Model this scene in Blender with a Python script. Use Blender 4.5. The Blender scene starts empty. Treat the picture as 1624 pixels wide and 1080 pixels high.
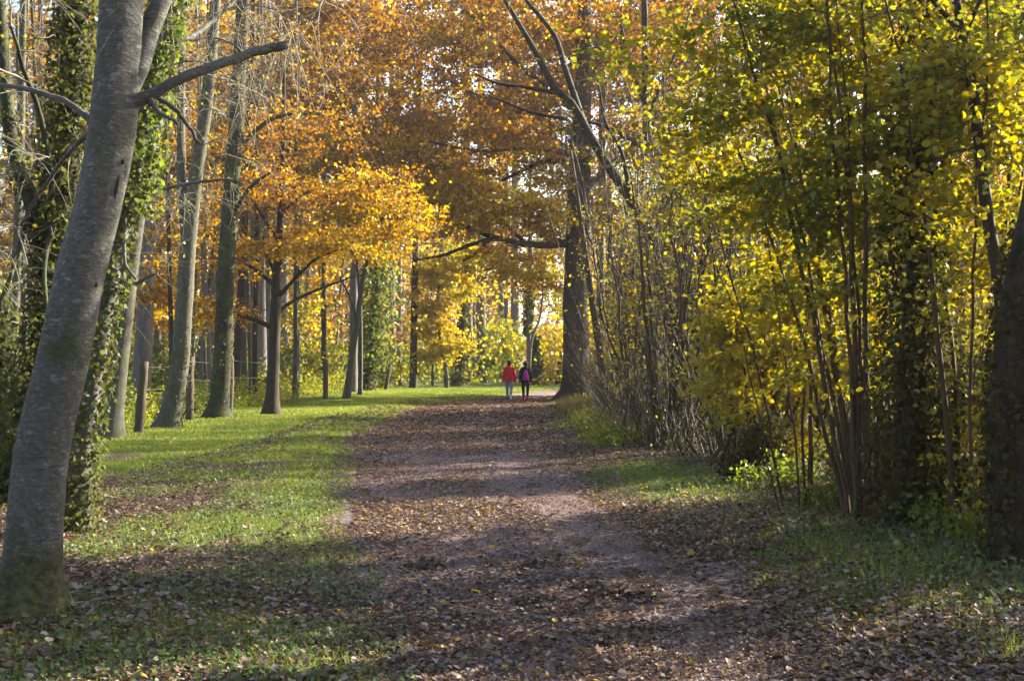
import bpy, math
import numpy as np
from mathutils import Vector

rng = np.random.default_rng(7)
SC = bpy.context.scene
COL = SC.collection
F, CX, HY, EYE = 2030.0, 812.0, 575.0, 1.65      # photograph: focal length in pixels, centre column, horizon row, eye height
SUN_AZ, SUN_EL = 57.0, 23.0; EXPOSURE = 2.5; HAZE = .00022

# ------------------------------------------------------------------ noise and terrain
_perm = np.random.default_rng(3).random((256, 256))
def vnoise(x, y):
    x = np.asarray(x, float); y = np.asarray(y, float)
    xi = np.floor(x).astype(int); yi = np.floor(y).astype(int)
    fx = x - xi; fy = y - yi
    fx = fx * fx * (3 - 2 * fx); fy = fy * fy * (3 - 2 * fy)
    p = lambda a, b: _perm[a % 256, b % 256]
    return (p(xi, yi) * (1 - fx) + p(xi + 1, yi) * fx) * (1 - fy) + (p(xi, yi + 1) * (1 - fx) + p(xi + 1, yi + 1) * fx) * fy
def fbm(x, y, o=3):
    s = 0; a = .5; t = 0
    for k in range(o):
        s = s + a * vnoise(x * 2 ** k + 17 * k, y * 2 ** k + 31 * k); t += a; a *= .5
    return s / t
def sstep(a, b, x):
    t = np.clip((np.asarray(x, float) - a) / (b - a), 0, 1)
    return t * t * (3 - 2 * t)

PY = np.array([-20, 4, 6.6, 8.9, 12.2, 16.3, 20.3, 26.8, 35.3, 44.7, 51.5, 60.9, 71, 85, 110, 140])
PL = np.array([.3, -.1, -.53, -.93, -1.50, -2.05, -2.5, -3.2, -3.45, -3.45, -2.84, -.9, 1.0, 4.5, 14, 26])
PR = np.array([2.2, 1.75, 1.6, 1.5, 1.2, .95, .9, .9, .9, .8, 1.2, 2.3, 3.6, 7.5, 18, 31])
FY = np.array([0, 28, 34.5, 38, 53, 71, 88, 124, 130, 160])
FX = np.array([-8.0, -8.2, -8.7, -8.4, -8.0, -7.9, -7.0, -3.5, 3.0, 22])
def pl(y): return np.interp(y, PY, PL)
def pr(y): return np.interp(y, PY, PR)
def fx(y): return np.interp(y, FY, FX)

def hgt(x, y):
    x = np.asarray(x, float); y = np.asarray(y, float)
    off = np.maximum(pl(y) - x, x - pr(y))                     # metres outside the path
    h = .07 * sstep(0, 1.2, off) + (fbm(x * .35, y * .35) - .5) * .16 * sstep(-.5, 2, off)
    h += .30 * sstep(1.5, 6, x - pr(y)) * sstep(30, 12, y)
    h += (fbm(x * .05 + 9, y * .05) - .5) * 1.2 * sstep(60, 160, np.hypot(x, y))
    return h
def patch(x, y, cx, cy, rx, ry):
    return np.exp(-(((x - cx) / rx) ** 2 + ((y - cy) / ry) ** 2))
def grass_mask(x, y):
    n = fbm(x * .9 + 5, y * .55, 3); n2 = fbm(x * 2.6, y * 1.8 + 4, 2)
    off = pl(y) - x
    left = sstep(-.15, .25, off + (n2 - .5) * .5) * sstep(-2.5, 0.0, x - fx(y) + 1.0)
    amt = np.interp(y, [5, 9, 12, 17, 22, 28, 60, 140], [.24, .16, .22, .44, .78, 1, 1, .9])
    g = left * sstep(.25, .85, amt + (n - .45) * np.interp(y, [8, 20, 40], [3.2, 2.4, .8]))
    g = np.maximum(g, left * .85 * patch(off, y, .25, 7.3, .22, 1.6)); g = np.maximum(g, left * sstep(9, 12, y) * sstep(1.9, .5, off) * np.clip(.8 + (n2 - .5) * 1.4, 0, 1))
    r = 1.5 * patch(x, y, 1.95, 17.8, 1.3, 2.4) + 1.15 * patch(x, y, 1.75, 38, .75, 10) + 1.35 * patch(x, y, 3.0, 10.0, 1.3, 1.7) + .7 * patch(x, y, 2.9, 7.0, .8, .45) + .4 * patch(x, y, 3.6, 13, 1.4, 2.0)
    r = r + .9 * patch(x, y, 1.7, 54, .6, 2.5)
    g = np.maximum(g, sstep(-.2, .4, x - pr(y)) * np.clip(r * 1.25 + (n2 - .5) * .9 * (r > .12), 0, 1))
    far = sstep(60, 66, y) * sstep(.0, .6, x - pr(y)) * .8
    und = .28 * sstep(.5, -1, x - fx(y)) + .22 * sstep(2, 4, x - pr(y))
    g = g * np.where(y < 13, .85, 1)
    return np.clip(np.maximum(g, np.maximum(far, und * sstep(.4, .6, n))), 0, 1)

# ------------------------------------------------------------------ geometry store
class Geo:
    def __init__(s): s.v = []; s.q = []; s.t = []; s.qm = []; s.tm = []; s.a = []; s.n = 0
    def add(s, v, q=None, t=None, tint=0.5, mat=0):
        v = np.asarray(v, float).reshape(-1, 3)
        if q is not None and len(q): q = np.asarray(q, int).reshape(-1, 4); s.q.append(q + s.n); s.qm.append(np.full(len(q), mat))
        if t is not None and len(t): t = np.asarray(t, int).reshape(-1, 3); s.t.append(t + s.n); s.tm.append(np.full(len(t), mat))
        s.a.append(np.broadcast_to(np.asarray(tint, float), (len(v),)).copy() if np.ndim(tint) < 2 else tint)
        s.v.append(v); s.n += len(v)
    def build(s, name, mats, parent=None, origin=(0, 0, 0), smooth=True):
        me = bpy.data.meshes.new(name)
        o = bpy.data.objects.new(name, me); COL.objects.link(o)
        if s.n:
            org = np.asarray(origin, float)
            v = np.concatenate(s.v) - org
            me.vertices.add(len(v)); me.vertices.foreach_set('co', v.astype(np.float32).ravel())
            q = np.concatenate(s.q) if s.q else np.zeros((0, 4), int); t = np.concatenate(s.t) if s.t else np.zeros((0, 3), int)
            nl = q.size + t.size
            me.loops.add(nl); me.loops.foreach_set('vertex_index', np.concatenate([q.ravel(), t.ravel()]).astype(np.int32))
            me.polygons.add(len(q) + len(t))
            st = np.concatenate([np.arange(len(q)) * 4, q.size + np.arange(len(t)) * 3])
            me.polygons.foreach_set('loop_start', st.astype(np.int32))
            mi = np.concatenate([np.concatenate(s.qm) if s.qm else np.zeros(0), np.concatenate(s.tm) if s.tm else np.zeros(0)])
            me.polygons.foreach_set('material_index', mi.astype(np.int32))
            me.polygons.foreach_set('use_smooth', np.full(len(q) + len(t), smooth))
            at = me.attributes.new('tint', 'FLOAT', 'POINT'); at.data.foreach_set('value', np.concatenate(s.a).astype(np.float32))
            me.update(calc_edges=True)
            if parent is None: o.location = Vector(org)
        for m in (mats if isinstance(mats, (list, tuple)) else [mats]): me.materials.append(m)
        if parent is not None: o.parent = parent
        return o

def tag(o, label=None, cat=None, group=None, kind=None):
    if label: o['label'] = label
    if cat: o['category'] = cat
    if group: o['group'] = group
    if kind: o['kind'] = kind
    return o
def empty(name, loc):
    o = bpy.data.objects.new(name, None); COL.objects.link(o); o.location = Vector(loc); o.empty_display_size = .3
    return o
def unit(v): return v / np.maximum(np.linalg.norm(v, axis=-1, keepdims=True), 1e-9)
def rdir(n, up=0.0, r=rng):
    v = unit(r.normal(size=(n, 3))); v[:, 2] += up
    return unit(v)

def tubes(g, P, R, nseg=6, tint=0.5, mat=0, rough=0.0, cap=False):
    """P (N,K,3), R (N,K): a tapered tube along each polyline."""
    P = np.asarray(P, float); R = np.asarray(R, float)
    if P.ndim == 2: P = P[None]; R = R[None]
    N, K, _ = P.shape
    if N == 0: return
    T = np.empty_like(P); T[:, 1:-1] = P[:, 2:] - P[:, :-2]; T[:, 0] = P[:, 1] - P[:, 0]; T[:, -1] = P[:, -1] - P[:, -2]
    T = unit(T); D = unit(P[:, -1] - P[:, 0])
    ref = np.where(np.abs(D[:, :1]) < .6, np.array([[1., 0, 0]]), np.array([[0, 1., 0]]))
    U = np.cross(T, ref[:, None, :]); U = unit(U); V = np.cross(T, U)
    a = np.linspace(0, 2 * np.pi, nseg, endpoint=False)
    rr = R[:, :, None] * (1 + (rough * rng.normal(size=(N, K, nseg)) if rough else 0))
    pts = P[:, :, None, :] + rr[..., None] * (np.cos(a)[None, None, :, None] * U[:, :, None, :] + np.sin(a)[None, None, :, None] * V[:, :, None, :])
    idx = np.arange(N * K * nseg).reshape(N, K, nseg)
    q = np.stack([idx[:, :-1], np.roll(idx[:, :-1], -1, 2), np.roll(idx[:, 1:], -1, 2), idx[:, 1:]], -1).reshape(-1, 4)
    tt = np.broadcast_to(np.asarray(tint, float).reshape(-1, 1, 1) if np.ndim(tint) else np.asarray(float(tint)), (N, K, nseg)).ravel()
    tri = None
    if cap:
        c = np.concatenate([pts.reshape(-1, 3), P[:, -1], P[:, 0]]); b = N * K * nseg
        e = idx[:, -1]; f = idx[:, 0]
        t1 = np.stack([e, np.roll(e, -1, 1), np.broadcast_to((b + np.arange(N))[:, None], e.shape)], -1).reshape(-1, 3)
        t2 = np.stack([np.roll(f, -1, 1), f, np.broadcast_to((b + N + np.arange(N))[:, None], f.shape)], -1).reshape(-1, 3)
        g.add(c, q, np.concatenate([t1, t2]), np.concatenate([tt, np.full(2 * N, .5)]), mat)
    else:
        g.add(pts.reshape(-1, 3), q, None, tt, mat)

def smooth_path(pts, K):
    """Catmull-Rom through pts (n, m) resampled to K points."""
    p = np.asarray(pts, float); n = len(p)
    if n == 2: return p[0] + np.linspace(0, 1, K)[:, None] * (p[1] - p[0])
    s = np.concatenate([[0], np.cumsum(np.linalg.norm(np.diff(p[:, :3], axis=0), axis=1))]); u = np.linspace(0, s[-1], K)
    e = np.vstack([2 * p[0] - p[1], p, 2 * p[-1] - p[-2]])
    i = np.clip(np.searchsorted(s, u, 'right') - 1, 0, n - 2); t = ((u - s[i]) / np.maximum(s[i + 1] - s[i], 1e-9))[:, None]
    a, b, c, d = e[i], e[i + 1], e[i + 2], e[i + 3]
    return .5 * (2 * b + (c - a) * t + (2 * a - 5 * b + 4 * c - d) * t * t + (3 * b - a - 3 * c + d) * t ** 3)

def lobed(g, pos, size, tint, mat=0, up=1.5):
    n = len(pos); nor = rdir(n, up); a = rdir(n); a = unit(a - nor * (a * nor).sum(1, keepdims=True)); b = np.cross(nor, a); s = (size * rng.uniform(.7, 1.2, n))[:, None]
    ang = np.array([0, 18, 38, 62, 90, 118, 150, 180, 210, 242, 270, 298, 322, 342]) * math.pi / 180; rad = np.array([1, .5, .85, .42, .8, .38, .5, .12, .5, .38, .8, .42, .85, .5])
    curl = rng.uniform(-.1, .35, n)[:, None]
    ring = [pos + (a * math.cos(t) + b * math.sin(t)) * s * r * .55 + nor * s * curl * r * r for t, r in zip(ang, rad)]
    v = np.stack([pos] + ring, 1); K = len(ang) + 1; i = np.arange(n)[:, None] * K
    t = np.concatenate([np.concatenate([i, i + 1 + k, i + 1 + (k + 1) % (K - 1)], 1) for k in range(K - 1)])
    g.add(v.reshape(-1, 3), None, t, np.repeat(tint, K), mat)

def leaves(g, pos, size, tint, up=0.6, axis=None, hexa=False, mat=0, droop=.25, fold=.1):
    n = len(pos)
    if n == 0: return
    size = np.broadcast_to(np.asarray(size, float), (n,)) * rng.uniform(.7, 1.25, n)
    nor = rdir(n, up)
    a = rdir(n) if axis is None else unit(axis + .7 * rng.normal(size=(n, 3)))
    a[:, 2] -= droop
    a = unit(a - nor * (a * nor).sum(1, keepdims=True)); b = np.cross(nor, a)
    s = size[:, None]
    if hexa:
        f = rng.uniform(.02, .16, n)[:, None]
        v = np.stack([pos, pos + a * s * .28 + b * s * .40 + nor * s * f, pos + a * s * .72 + b * s * .34 + nor * s * f, pos + a * s - nor * s * .12,
                      pos + a * s * .72 - b * s * .34 + nor * s * f, pos + a * s * .28 - b * s * .40 + nor * s * f], 1)
        i = np.arange(n)[:, None] * 6
        q = np.concatenate([i + [0, 1, 2, 3], i + [0, 3, 4, 5]])
        g.add(v.reshape(-1, 3), q, None, np.repeat(tint, 6), mat)
    else:
        v = np.stack([pos, pos + a * s * .5 + b * s * .4 + nor * s * fold, pos + a * s, pos + a * s * .5 - b * s * .4 + nor * s * fold], 1)
        g.add(v.reshape(-1, 3), np.arange(n * 4).reshape(n, 4), None, np.repeat(tint, 4), mat)

def W(px, py, d): return np.array([(px - CX) * d / F, d, EYE - (py - HY) * d / F])
def gd(py): return EYE * F / (py - HY)

# ------------------------------------------------------------------ materials
def mat(name):
    m = bpy.data.materials.new(name); m.use_nodes = True
    n = m.node_tree.nodes; n.clear()
    return m, n, m.node_tree.links
def ramp(n, l, src, stops, interp='LINEAR'):
    r = n.new('ShaderNodeValToRGB'); r.color_ramp.interpolation = interp
    while len(r.color_ramp.elements) > 1: r.color_ramp.elements.remove(r.color_ramp.elements[-1])
    for k, (p, c) in enumerate(stops):
        e = r.color_ramp.elements[0] if k == 0 else r.color_ramp.elements.new(p)
        e.position = p; e.color = (*c, 1)
    l.new(src, r.inputs[0]); return r.outputs[0]
def noise(n, l, vec, scale, detail=4, rough=.6, w=None):
    t = n.new('ShaderNodeTexNoise'); t.inputs['Scale'].default_value = scale; t.inputs['Detail'].default_value = detail; t.inputs['Roughness'].default_value = rough
    if vec is not None: l.new(vec, t.inputs['Vector'])
    return t.outputs[0]
def mapping(n, l, src, scale):
    m = n.new('ShaderNodeMapping'); m.inputs['Scale'].default_value = scale; l.new(src, m.inputs[0]); return m.outputs[0]
def mixc(n, l, f, a, b, mode='MIX'):
    m = n.new('ShaderNodeMix'); m.data_type = 'RGBA'; m.blend_type = mode
    for s, x in ((m.inputs[0], f), (m.inputs[6], a), (m.inputs[7], b)):
        if isinstance(x, (int, float)): s.default_value = x
        elif isinstance(x, tuple): s.default_value = (*x, 1)
        else: l.new(x, s)
    return m.outputs[2]
def mth(n, l, op, a, b=0.0, clamp=False):
    m = n.new('ShaderNodeMath'); m.operation = op; m.use_clamp = clamp
    for s, x in ((m.inputs[0], a), (m.inputs[1], b)):
        if isinstance(x, (int, float)): s.default_value = x
        else: l.new(x, s)
    return m.outputs[0]
def attr(n, name='tint'):
    a = n.new('ShaderNodeAttribute'); a.attribute_name = name; return a.outputs['Fac']
def out(n, l, sh):
    o = n.new('ShaderNodeOutputMaterial'); l.new(sh, o.inputs[0])
def bump(n, l, h, strength, dist=.02):
    b = n.new('ShaderNodeBump'); b.inputs['Strength'].default_value = strength; b.inputs['Distance'].default_value = dist; l.new(h, b.inputs['Height']); return b.outputs[0]

def leaf_mat(name, stops, trans=.5, gloss=.02, rough=.45, tmul=1.15):
    m, n, l = mat(name)
    c = ramp(n, l, attr(n), stops)
    geo = n.new('ShaderNodeNewGeometry'); pos = geo.outputs['Position']
    c = mixc(n, l, mth(n, l, 'MULTIPLY', noise(n, l, pos, 9, 2), .5), c, (.16, .10, .03), 'MIX') if trans else c
    d = n.new('ShaderNodeBsdfDiffuse'); t = n.new('ShaderNodeBsdfTranslucent'); g = n.new('ShaderNodeBsdfGlossy'); g.inputs['Roughness'].default_value = rough
    l.new(c, d.inputs[0])
    hs = n.new('ShaderNodeHueSaturation'); hs.inputs['Saturation'].default_value = 1.13; hs.inputs['Value'].default_value = tmul; l.new(c, hs.inputs['Color']); l.new(hs.outputs[0], t.inputs[0])
    x = n.new('ShaderNodeMixShader'); x.inputs[0].default_value = trans; l.new(d.outputs[0], x.inputs[1]); l.new(t.outputs[0], x.inputs[2])
    y = n.new('ShaderNodeMixShader'); y.inputs[0].default_value = gloss; l.new(x.outputs[0], y.inputs[1]); l.new(g.outputs[0], y.inputs[2])
    out(n, l, y.outputs[0]); return m

def bark_mat(name, c0, c1, scale=(9, 9, 2.2), moss=0.0, fleck=0.0, strength=.6, fis=1.0, base_moss=0.0, mosscol=(.045, .06, .012)):
    m, n, l = mat(name)
    tc = n.new('ShaderNodeTexCoord'); v = mapping(n, l, tc.outputs['Object'], scale)
    a = noise(n, l, v, 2.2, 6, .65)
    col = ramp(n, l, a, [(.3, c0), (.68, c1)])
    h = a
    big = noise(n, l, tc.outputs['Object'], 1.6, 4, .6)
    col = mixc(n, l, mth(n, l, 'MULTIPLY', big, .55), col, tuple(x * .55 for x in c0))
    if fleck:
        vf = mapping(n, l, tc.outputs['Object'], (26, 26, 64))
        f = noise(n, l, vf, 1.0, 3, .5); fm = ramp(n, l, f, [(.60, (0, 0, 0)), (.68, (fleck,) * 3)])
        vs = mapping(n, l, tc.outputs['Object'], (11, 11, 17)); f2 = ramp(n, l, noise(n, l, vs, 1, 2), [(.63, (0, 0, 0)), (.69, (fleck,) * 3)])
        col = mixc(n, l, fm, col, (.30, .30, .29)); col = mixc(n, l, f2, col, (.27, .275, .27))
        vd = mapping(n, l, tc.outputs['Object'], (5, 5, 26)); dk = ramp(n, l, noise(n, l, vd, 1, 4), [(.62, (0, 0, 0)), (.72, (.7,) * 3)])
        col = mixc(n, l, dk, col, (.05, .045, .04))
    if moss:
        mm = ramp(n, l, noise(n, l, tc.outputs['Object'], 3.5, 5, .65), [(.62 - .35 * moss, (0, 0, 0)), (.80 - .3 * moss, (1, 1, 1))])
        col = mixc(n, l, mth(n, l, 'MULTIPLY', mm, .85), col, mosscol)
    if base_moss:
        sx = n.new('ShaderNodeSeparateXYZ'); l.new(tc.outputs['Object'], sx.inputs[0])
        z = mth(n, l, 'ADD', sx.outputs[2], mth(n, l, 'MULTIPLY', mth(n, l, 'SUBTRACT', noise(n, l, tc.outputs['Object'], 5, 5), .5), base_moss * 2.2))
        mr = n.new('ShaderNodeMapRange'); mr.inputs[1].default_value = base_moss; mr.inputs[2].default_value = base_moss * .25; l.new(z, mr.inputs[0])
        mcol = ramp(n, l, noise(n, l, tc.outputs['Object'], 22, 4), [(.35, (.018, .02, .007)), (.65, (.09, .085, .02))])
        col = mixc(n, l, mth(n, l, 'MULTIPLY', mr.outputs[0], .95), col, mcol)
    b = n.new('ShaderNodeBsdfPrincipled'); b.inputs['Roughness'].default_value = .85; b.inputs['Specular IOR Level'].default_value = .25
    l.new(col, b.inputs['Base Color']); l.new(bump(n, l, h, strength, .03 * fis), b.inputs['Normal'])
    out(n, l, b.outputs[0]); return m

def plain_mat(name, c0, c1, scale=20, rough=.85, bmp=.3):
    m, n, l = mat(name)
    tc = n.new('ShaderNodeTexCoord'); a = noise(n, l, tc.outputs['Object'], scale, 5)
    b = n.new('ShaderNodeBsdfPrincipled'); b.inputs['Roughness'].default_value = rough; b.inputs['Specular IOR Level'].default_value = .3
    l.new(ramp(n, l, a, [(.3, c0), (.7, c1)]), b.inputs['Base Color']); l.new(bump(n, l, a, bmp), b.inputs['Normal'])
    out(n, l, b.outputs[0]); return m

M = {}
M['oak_leaf'] = leaf_mat('oak_leaf', [(0, (.11, .05, .022)), (.35, (.25, .105, .02)), (.6, (.42, .21, .022)), (.8, (.55, .37, .035)), (1, (.58, .46, .05))], .55)
M['hazel_leaf'] = leaf_mat('hazel_leaf', [(0, (.07, .13, .025)), (.3, (.19, .23, .035)), (.55, (.34, .34, .045)), (.8, (.50, .40, .035)), (1, (.60, .44, .035))], .5, .025, .45, 1.02)
M['shrub_leaf'] = leaf_mat('shrub_leaf', [(0, (.04, .085, .02)), (.5, (.17, .24, .035)), (.8, (.36, .37, .045)), (1, (.48, .40, .05))], .5)
M['twig_leaf'] = leaf_mat('twig_leaf', [(0, (.10, .065, .03)), (.5, (.22, .13, .04)), (1, (.36, .22, .05))], .45)
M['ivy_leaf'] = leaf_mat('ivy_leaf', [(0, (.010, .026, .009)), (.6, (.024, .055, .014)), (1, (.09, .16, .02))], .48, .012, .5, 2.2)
M['shaded_ivy_leaf'] = leaf_mat('shaded_ivy_leaf', [(0, (.005, .013, .005)), (.6, (.011, .026, .009)), (1, (.04, .075, .016))], .25, .008, .3, 1.8)  # darker copy of the ivy leaf, deep shade put into its colour
M['weed_leaf'] = leaf_mat('weed_leaf', [(0, (.04, .085, .04)), (.6, (.09, .17, .075)), (1, (.16, .24, .07))], .3, .02, .5)
M['grass'] = leaf_mat('grass', [(0, (.07, .12, .022)), (.45, (.17, .25, .036)), (.8, (.32, .35, .06)), (1, (.46, .38, .15))], .45, .02)
M['litter'] = leaf_mat('litter', [(0, (.04, .026, .02)), (.25, (.085, .046, .040)), (.45, (.15, .078, .058)), (.62, (.13, .097, .095)), (.78, (.22, .165, .155)), (.92, (.33, .28, .265)), (.95, (.42, .22, .03)), (1, (.55, .36, .03))], .18, .03, .5)
M['straw'] = leaf_mat('straw', [(0, (.14, .10, .05)), (1, (.32, .25, .12))], .4, .01)
M['bark_grey'] = bark_mat('bark_grey', (.072, .069, .060), (.155, .149, .134), (9, 9, 20), moss=.28, fleck=.45, strength=.8, base_moss=.62)
M['bark_pale'] = bark_mat('bark_pale', (.05, .045, .032), (.12, .108, .08), (8, 8, 3), moss=.4, fleck=.3, strength=.4)
M['bark_dark'] = bark_mat('bark_dark', (.025, .018, .012), (.07, .05, .034), (11, 11, 2.0), moss=.12, strength=.9)
M['bark_oak'] = bark_mat('bark_oak', (.032, .021, .015), (.085, .058, .04), (7, 7, 1.4), moss=.05, strength=1.0, fis=2)
M['bark_moss'] = bark_mat('bark_moss', (.02, .016, .010), (.048, .04, .025), (9, 9, 3), moss=.55, strength=.7)
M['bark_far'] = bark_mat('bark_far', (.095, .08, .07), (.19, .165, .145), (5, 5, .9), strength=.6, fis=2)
M['bark_hazel'] = bark_mat('bark_hazel', (.045, .028, .015), (.125, .08, .04), (14, 14, 4), moss=.15, fleck=.1, strength=.3)
M['twig'] = plain_mat('twig', (.07, .05, .033), (.16, .12, .08), 12)
def stem_mat(name, stops):
    m, n, l = mat(name); b = n.new('ShaderNodeBsdfPrincipled'); b.inputs['Roughness'].default_value = .6; b.inputs['Specular IOR Level'].default_value = .4
    tc = n.new('ShaderNodeTexCoord'); c = ramp(n, l, attr(n), stops); c = mixc(n, l, mth(n, l, 'MULTIPLY', noise(n, l, tc.outputs['Object'], 7, 3), .6), c, (.03, .022, .014)); l.new(c, b.inputs['Base Color']); out(n, l, b.outputs[0]); return m
M['brush'] = stem_mat('brush', [(0, (.02, .013, .008)), (.5, (.075, .042, .02)), (.85, (.16, .10, .045)), (1, (.30, .21, .10))])
M['twig_pale'] = plain_mat('twig_pale', (.12, .10, .07), (.26, .22, .16), 12)
M['twig_grey'] = plain_mat('twig_grey', (.12, .11, .08), (.24, .22, .16), 12)
M['post'] = bark_mat('post', (.05, .036, .026), (.125, .095, .068), (22, 22, 1.6), moss=.06, strength=.6)
M['wire'] = plain_mat('wire', (.10, .08, .07), (.22, .19, .17), 30, .5)
M['mud'] = plain_mat('mud', (.025, .018, .015), (.07, .05, .04), 25)
# ------------------------------------------------------------------ plants
def trunk_world(path, d, K=28, depth=0.0, base_drop=.12, wob=0.0):
    """path: (px, py, width px[, metres farther]) from the ground up, at distance d -> points and radii."""
    pts = []
    for p in path:
        dd = d + (p[3] if len(p) > 3 else 0)
        w = W(p[0], p[1], dd)
        pts.append([*w, p[2] * dd / F / 2])
    q = smooth_path(pts, K)
    P = q[:, :3]; R = np.maximum(q[:, 3], .004)
    if wob: P = P + np.cumsum(rng.normal(size=P.shape), 0) * wob * np.linspace(0, 1, K)[:, None]
    return P, R
def extend(P, R, top, lean=None, K=14, r_end=.03):
    """carry a trunk on above the picture to the height top."""
    dirn = unit(P[-1] - P[-4]) if lean is None else unit(np.asarray(lean, float))
    L = max(top - P[-1, 2], .5) / max(dirn[2], .3)
    t = np.linspace(0, 1, K + 1)[1:, None]
    up = np.array([0, 0, 1.]) * L; a = dirn * L
    E_ = P[-1] + a * t * (1 - .5 * t) + up * .5 * t * t + np.cumsum(rng.normal(size=(K, 3)) * .02 * L / K, 0)
    return np.vstack([P, E_]), np.concatenate([R, R[-1] + (r_end - R[-1]) * t[:, 0]])

class Skel:
    def __init__(s): s.p = []; s.r = []
    def add(s, P, R): s.p.append(P); s.r.append(R)
    def get(s): return np.concatenate(s.p), np.concatenate(s.r)

def pxblob(px, py, rx, ry, d, rd, n, lo=.3, hi=.8):
    c = W(px, py, d); return (c, np.array([rx * d / F, rd, ry * d / F]), n, lo, hi)

def crown(g, trunks, blobs, twl=.9, ntw=8, nlf=12, lsize=.1, flat=.4, minh=.35, leafmat=1, hexa=False, nseg=4, twr=.006, keep=1.0, limbr=.011, curve=.25, tw_tint=.5, droop=0.0, up=.7, jit=.13):
    """limbs from the trunks to sprays spread through ellipsoid blobs, twigs round each spray end, leaves along the twigs."""
    tp = np.concatenate([t[0] for t in trunks]); tr = np.concatenate([t[1] for t in trunks])
    z0, z1 = tp[:, 2].min(), tp[:, 2].max()
    ok = tp[:, 2] > z0 + minh * (z1 - z0)
    nodes = tp[ok]; nr = tr[ok]
    A = []; lo = []; hi = []; ctr = []
    for (c, r, n, a, b) in blobs:
        v = unit(rng.normal(size=(n, 3))) * (rng.random((n, 1)) ** (1 / 2.6)) * r
        A.append(c + v); lo += [a] * n; hi += [b] * n; ctr += [c] * n
    if not A: return np.zeros((0, 3))
    A = np.concatenate(A); lo = np.array(lo); hi = np.array(hi)
    A[:, 2] = np.maximum(A[:, 2], hgt(A[:, 0], A[:, 1]) + .15)
    o = np.argsort(np.min(np.linalg.norm(A[:, None] - nodes[None, ::3], axis=2), axis=1)); A = A[o]; lo = lo[o]; hi = hi[o]
    NP = [nodes]; NR = [nr]; K = 7; LP = []; LR = []
    alln = nodes; allr = nr
    okk = []
    for ai, a in enumerate(A):
        dv = alln - a; dist = np.linalg.norm(dv, axis=1)
        cost = dist + .6 * np.maximum(alln[:, 2] - a[2], 0) - .4 * np.minimum(allr * 8, 1.0)
        i = int(np.argmin(cost)); s = alln[i]; L = dist[i]
        if L < .05: continue
        okk.append(ai)
        t = np.linspace(0, 1, K)[:, None]
        mid = rng.normal(size=3) * curve * L * .4; mid[2] += L * curve * .5
        P = s + (a - s) * t + mid * (4 * t * (1 - t)) * .5 + np.vstack([np.zeros(3), np.cumsum(rng.normal(size=(K - 1, 3)), 0) * .022 * L])
        r0 = min(allr[i] * .75, limbr * L + .008); r1 = min(r0 * .6, .008)
        R = r0 + (r1 - r0) * t[:, 0] ** .8
        LP.append(P); LR.append(R)
        alln = np.vstack([alln, P[1:]]); allr = np.concatenate([allr, R[1:]])
    LP = np.array(LP); LR = np.array(LR); lo = lo[okk]; hi = hi[okk]
    tubes(g, LP, LR, nseg + 1, tw_tint, 0)
    # twigs round each spray end
    n = len(LP); m = ntw
    base_t = rng.uniform(.55, 1, (n, m)); ki = np.minimum((base_t * (K - 1)).astype(int), K - 1)
    S = LP[np.arange(n)[:, None], ki].reshape(-1, 3)
    dirs = unit(rng.normal(size=(n * m, 3)) * np.array([1, 1, flat]) + np.repeat(unit(LP[:, -1] - LP[:, 0]), m, 0) * .6)
    L = twl * rng.uniform(.45, 1.2, n * m)[:, None]
    K2 = 5; t = np.linspace(0, 1, K2)[None, :, None]
    bend = rng.normal(size=(n * m, 1, 3)) * (.18 + .45 * droop) * L[:, None]
    sag = np.array([0, 0, -1.0]) * (droop * rng.uniform(.0, 1.5, (n * m, 1, 1)))
    TP = S[:, None] + dirs[:, None] * L[:, None] * t + bend * t * t + sag * L[:, None] * t * t
    tubes(g, TP, twr * (1.0 - .75 * t[..., 0]) * np.ones((n * m, 1)), 3, tw_tint, 0)
    # side twigs make the spray
    if nlf:
        k = max(1, int(nlf))
        u = rng.uniform(.1, 1.05, (n * m, k)); i0 = np.clip((u * (K2 - 1)).astype(int), 0, K2 - 2); f = u * (K2 - 1) - i0
        r_ = np.arange(n * m)[:, None]
        pos = TP[r_, i0] * (1 - f[..., None]) + TP[r_, i0 + 1] * f[..., None]
        pos = pos + rng.normal(size=pos.shape) * np.array([1, 1, flat]) * twl * jit
        la = np.repeat(lo, m)[:, None]; ha = np.repeat(hi, m)[:, None]
        sp = np.repeat(rng.normal(size=n), m)[:, None] * .16
        ti = np.clip(la + (ha - la) * rng.random((n * m, k)) + sp, 0, 1)
        ax = np.repeat(dirs[:, None], k, 1)
        pos = pos.reshape(-1, 3); ti = ti.ravel(); ax = ax.reshape(-1, 3)
        if keep < 1:
            s = rng.random(len(pos)) < keep; pos = pos[s]; ti = ti[s]; ax = ax[s]
        s = pos[:, 2] > hgt(pos[:, 0], pos[:, 1]) + .03; pos = pos[s]; ti = ti[s]; ax = ax[s]
        leaves(g, pos, lsize, ti, up, ax, hexa, leafmat)
    return A

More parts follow.
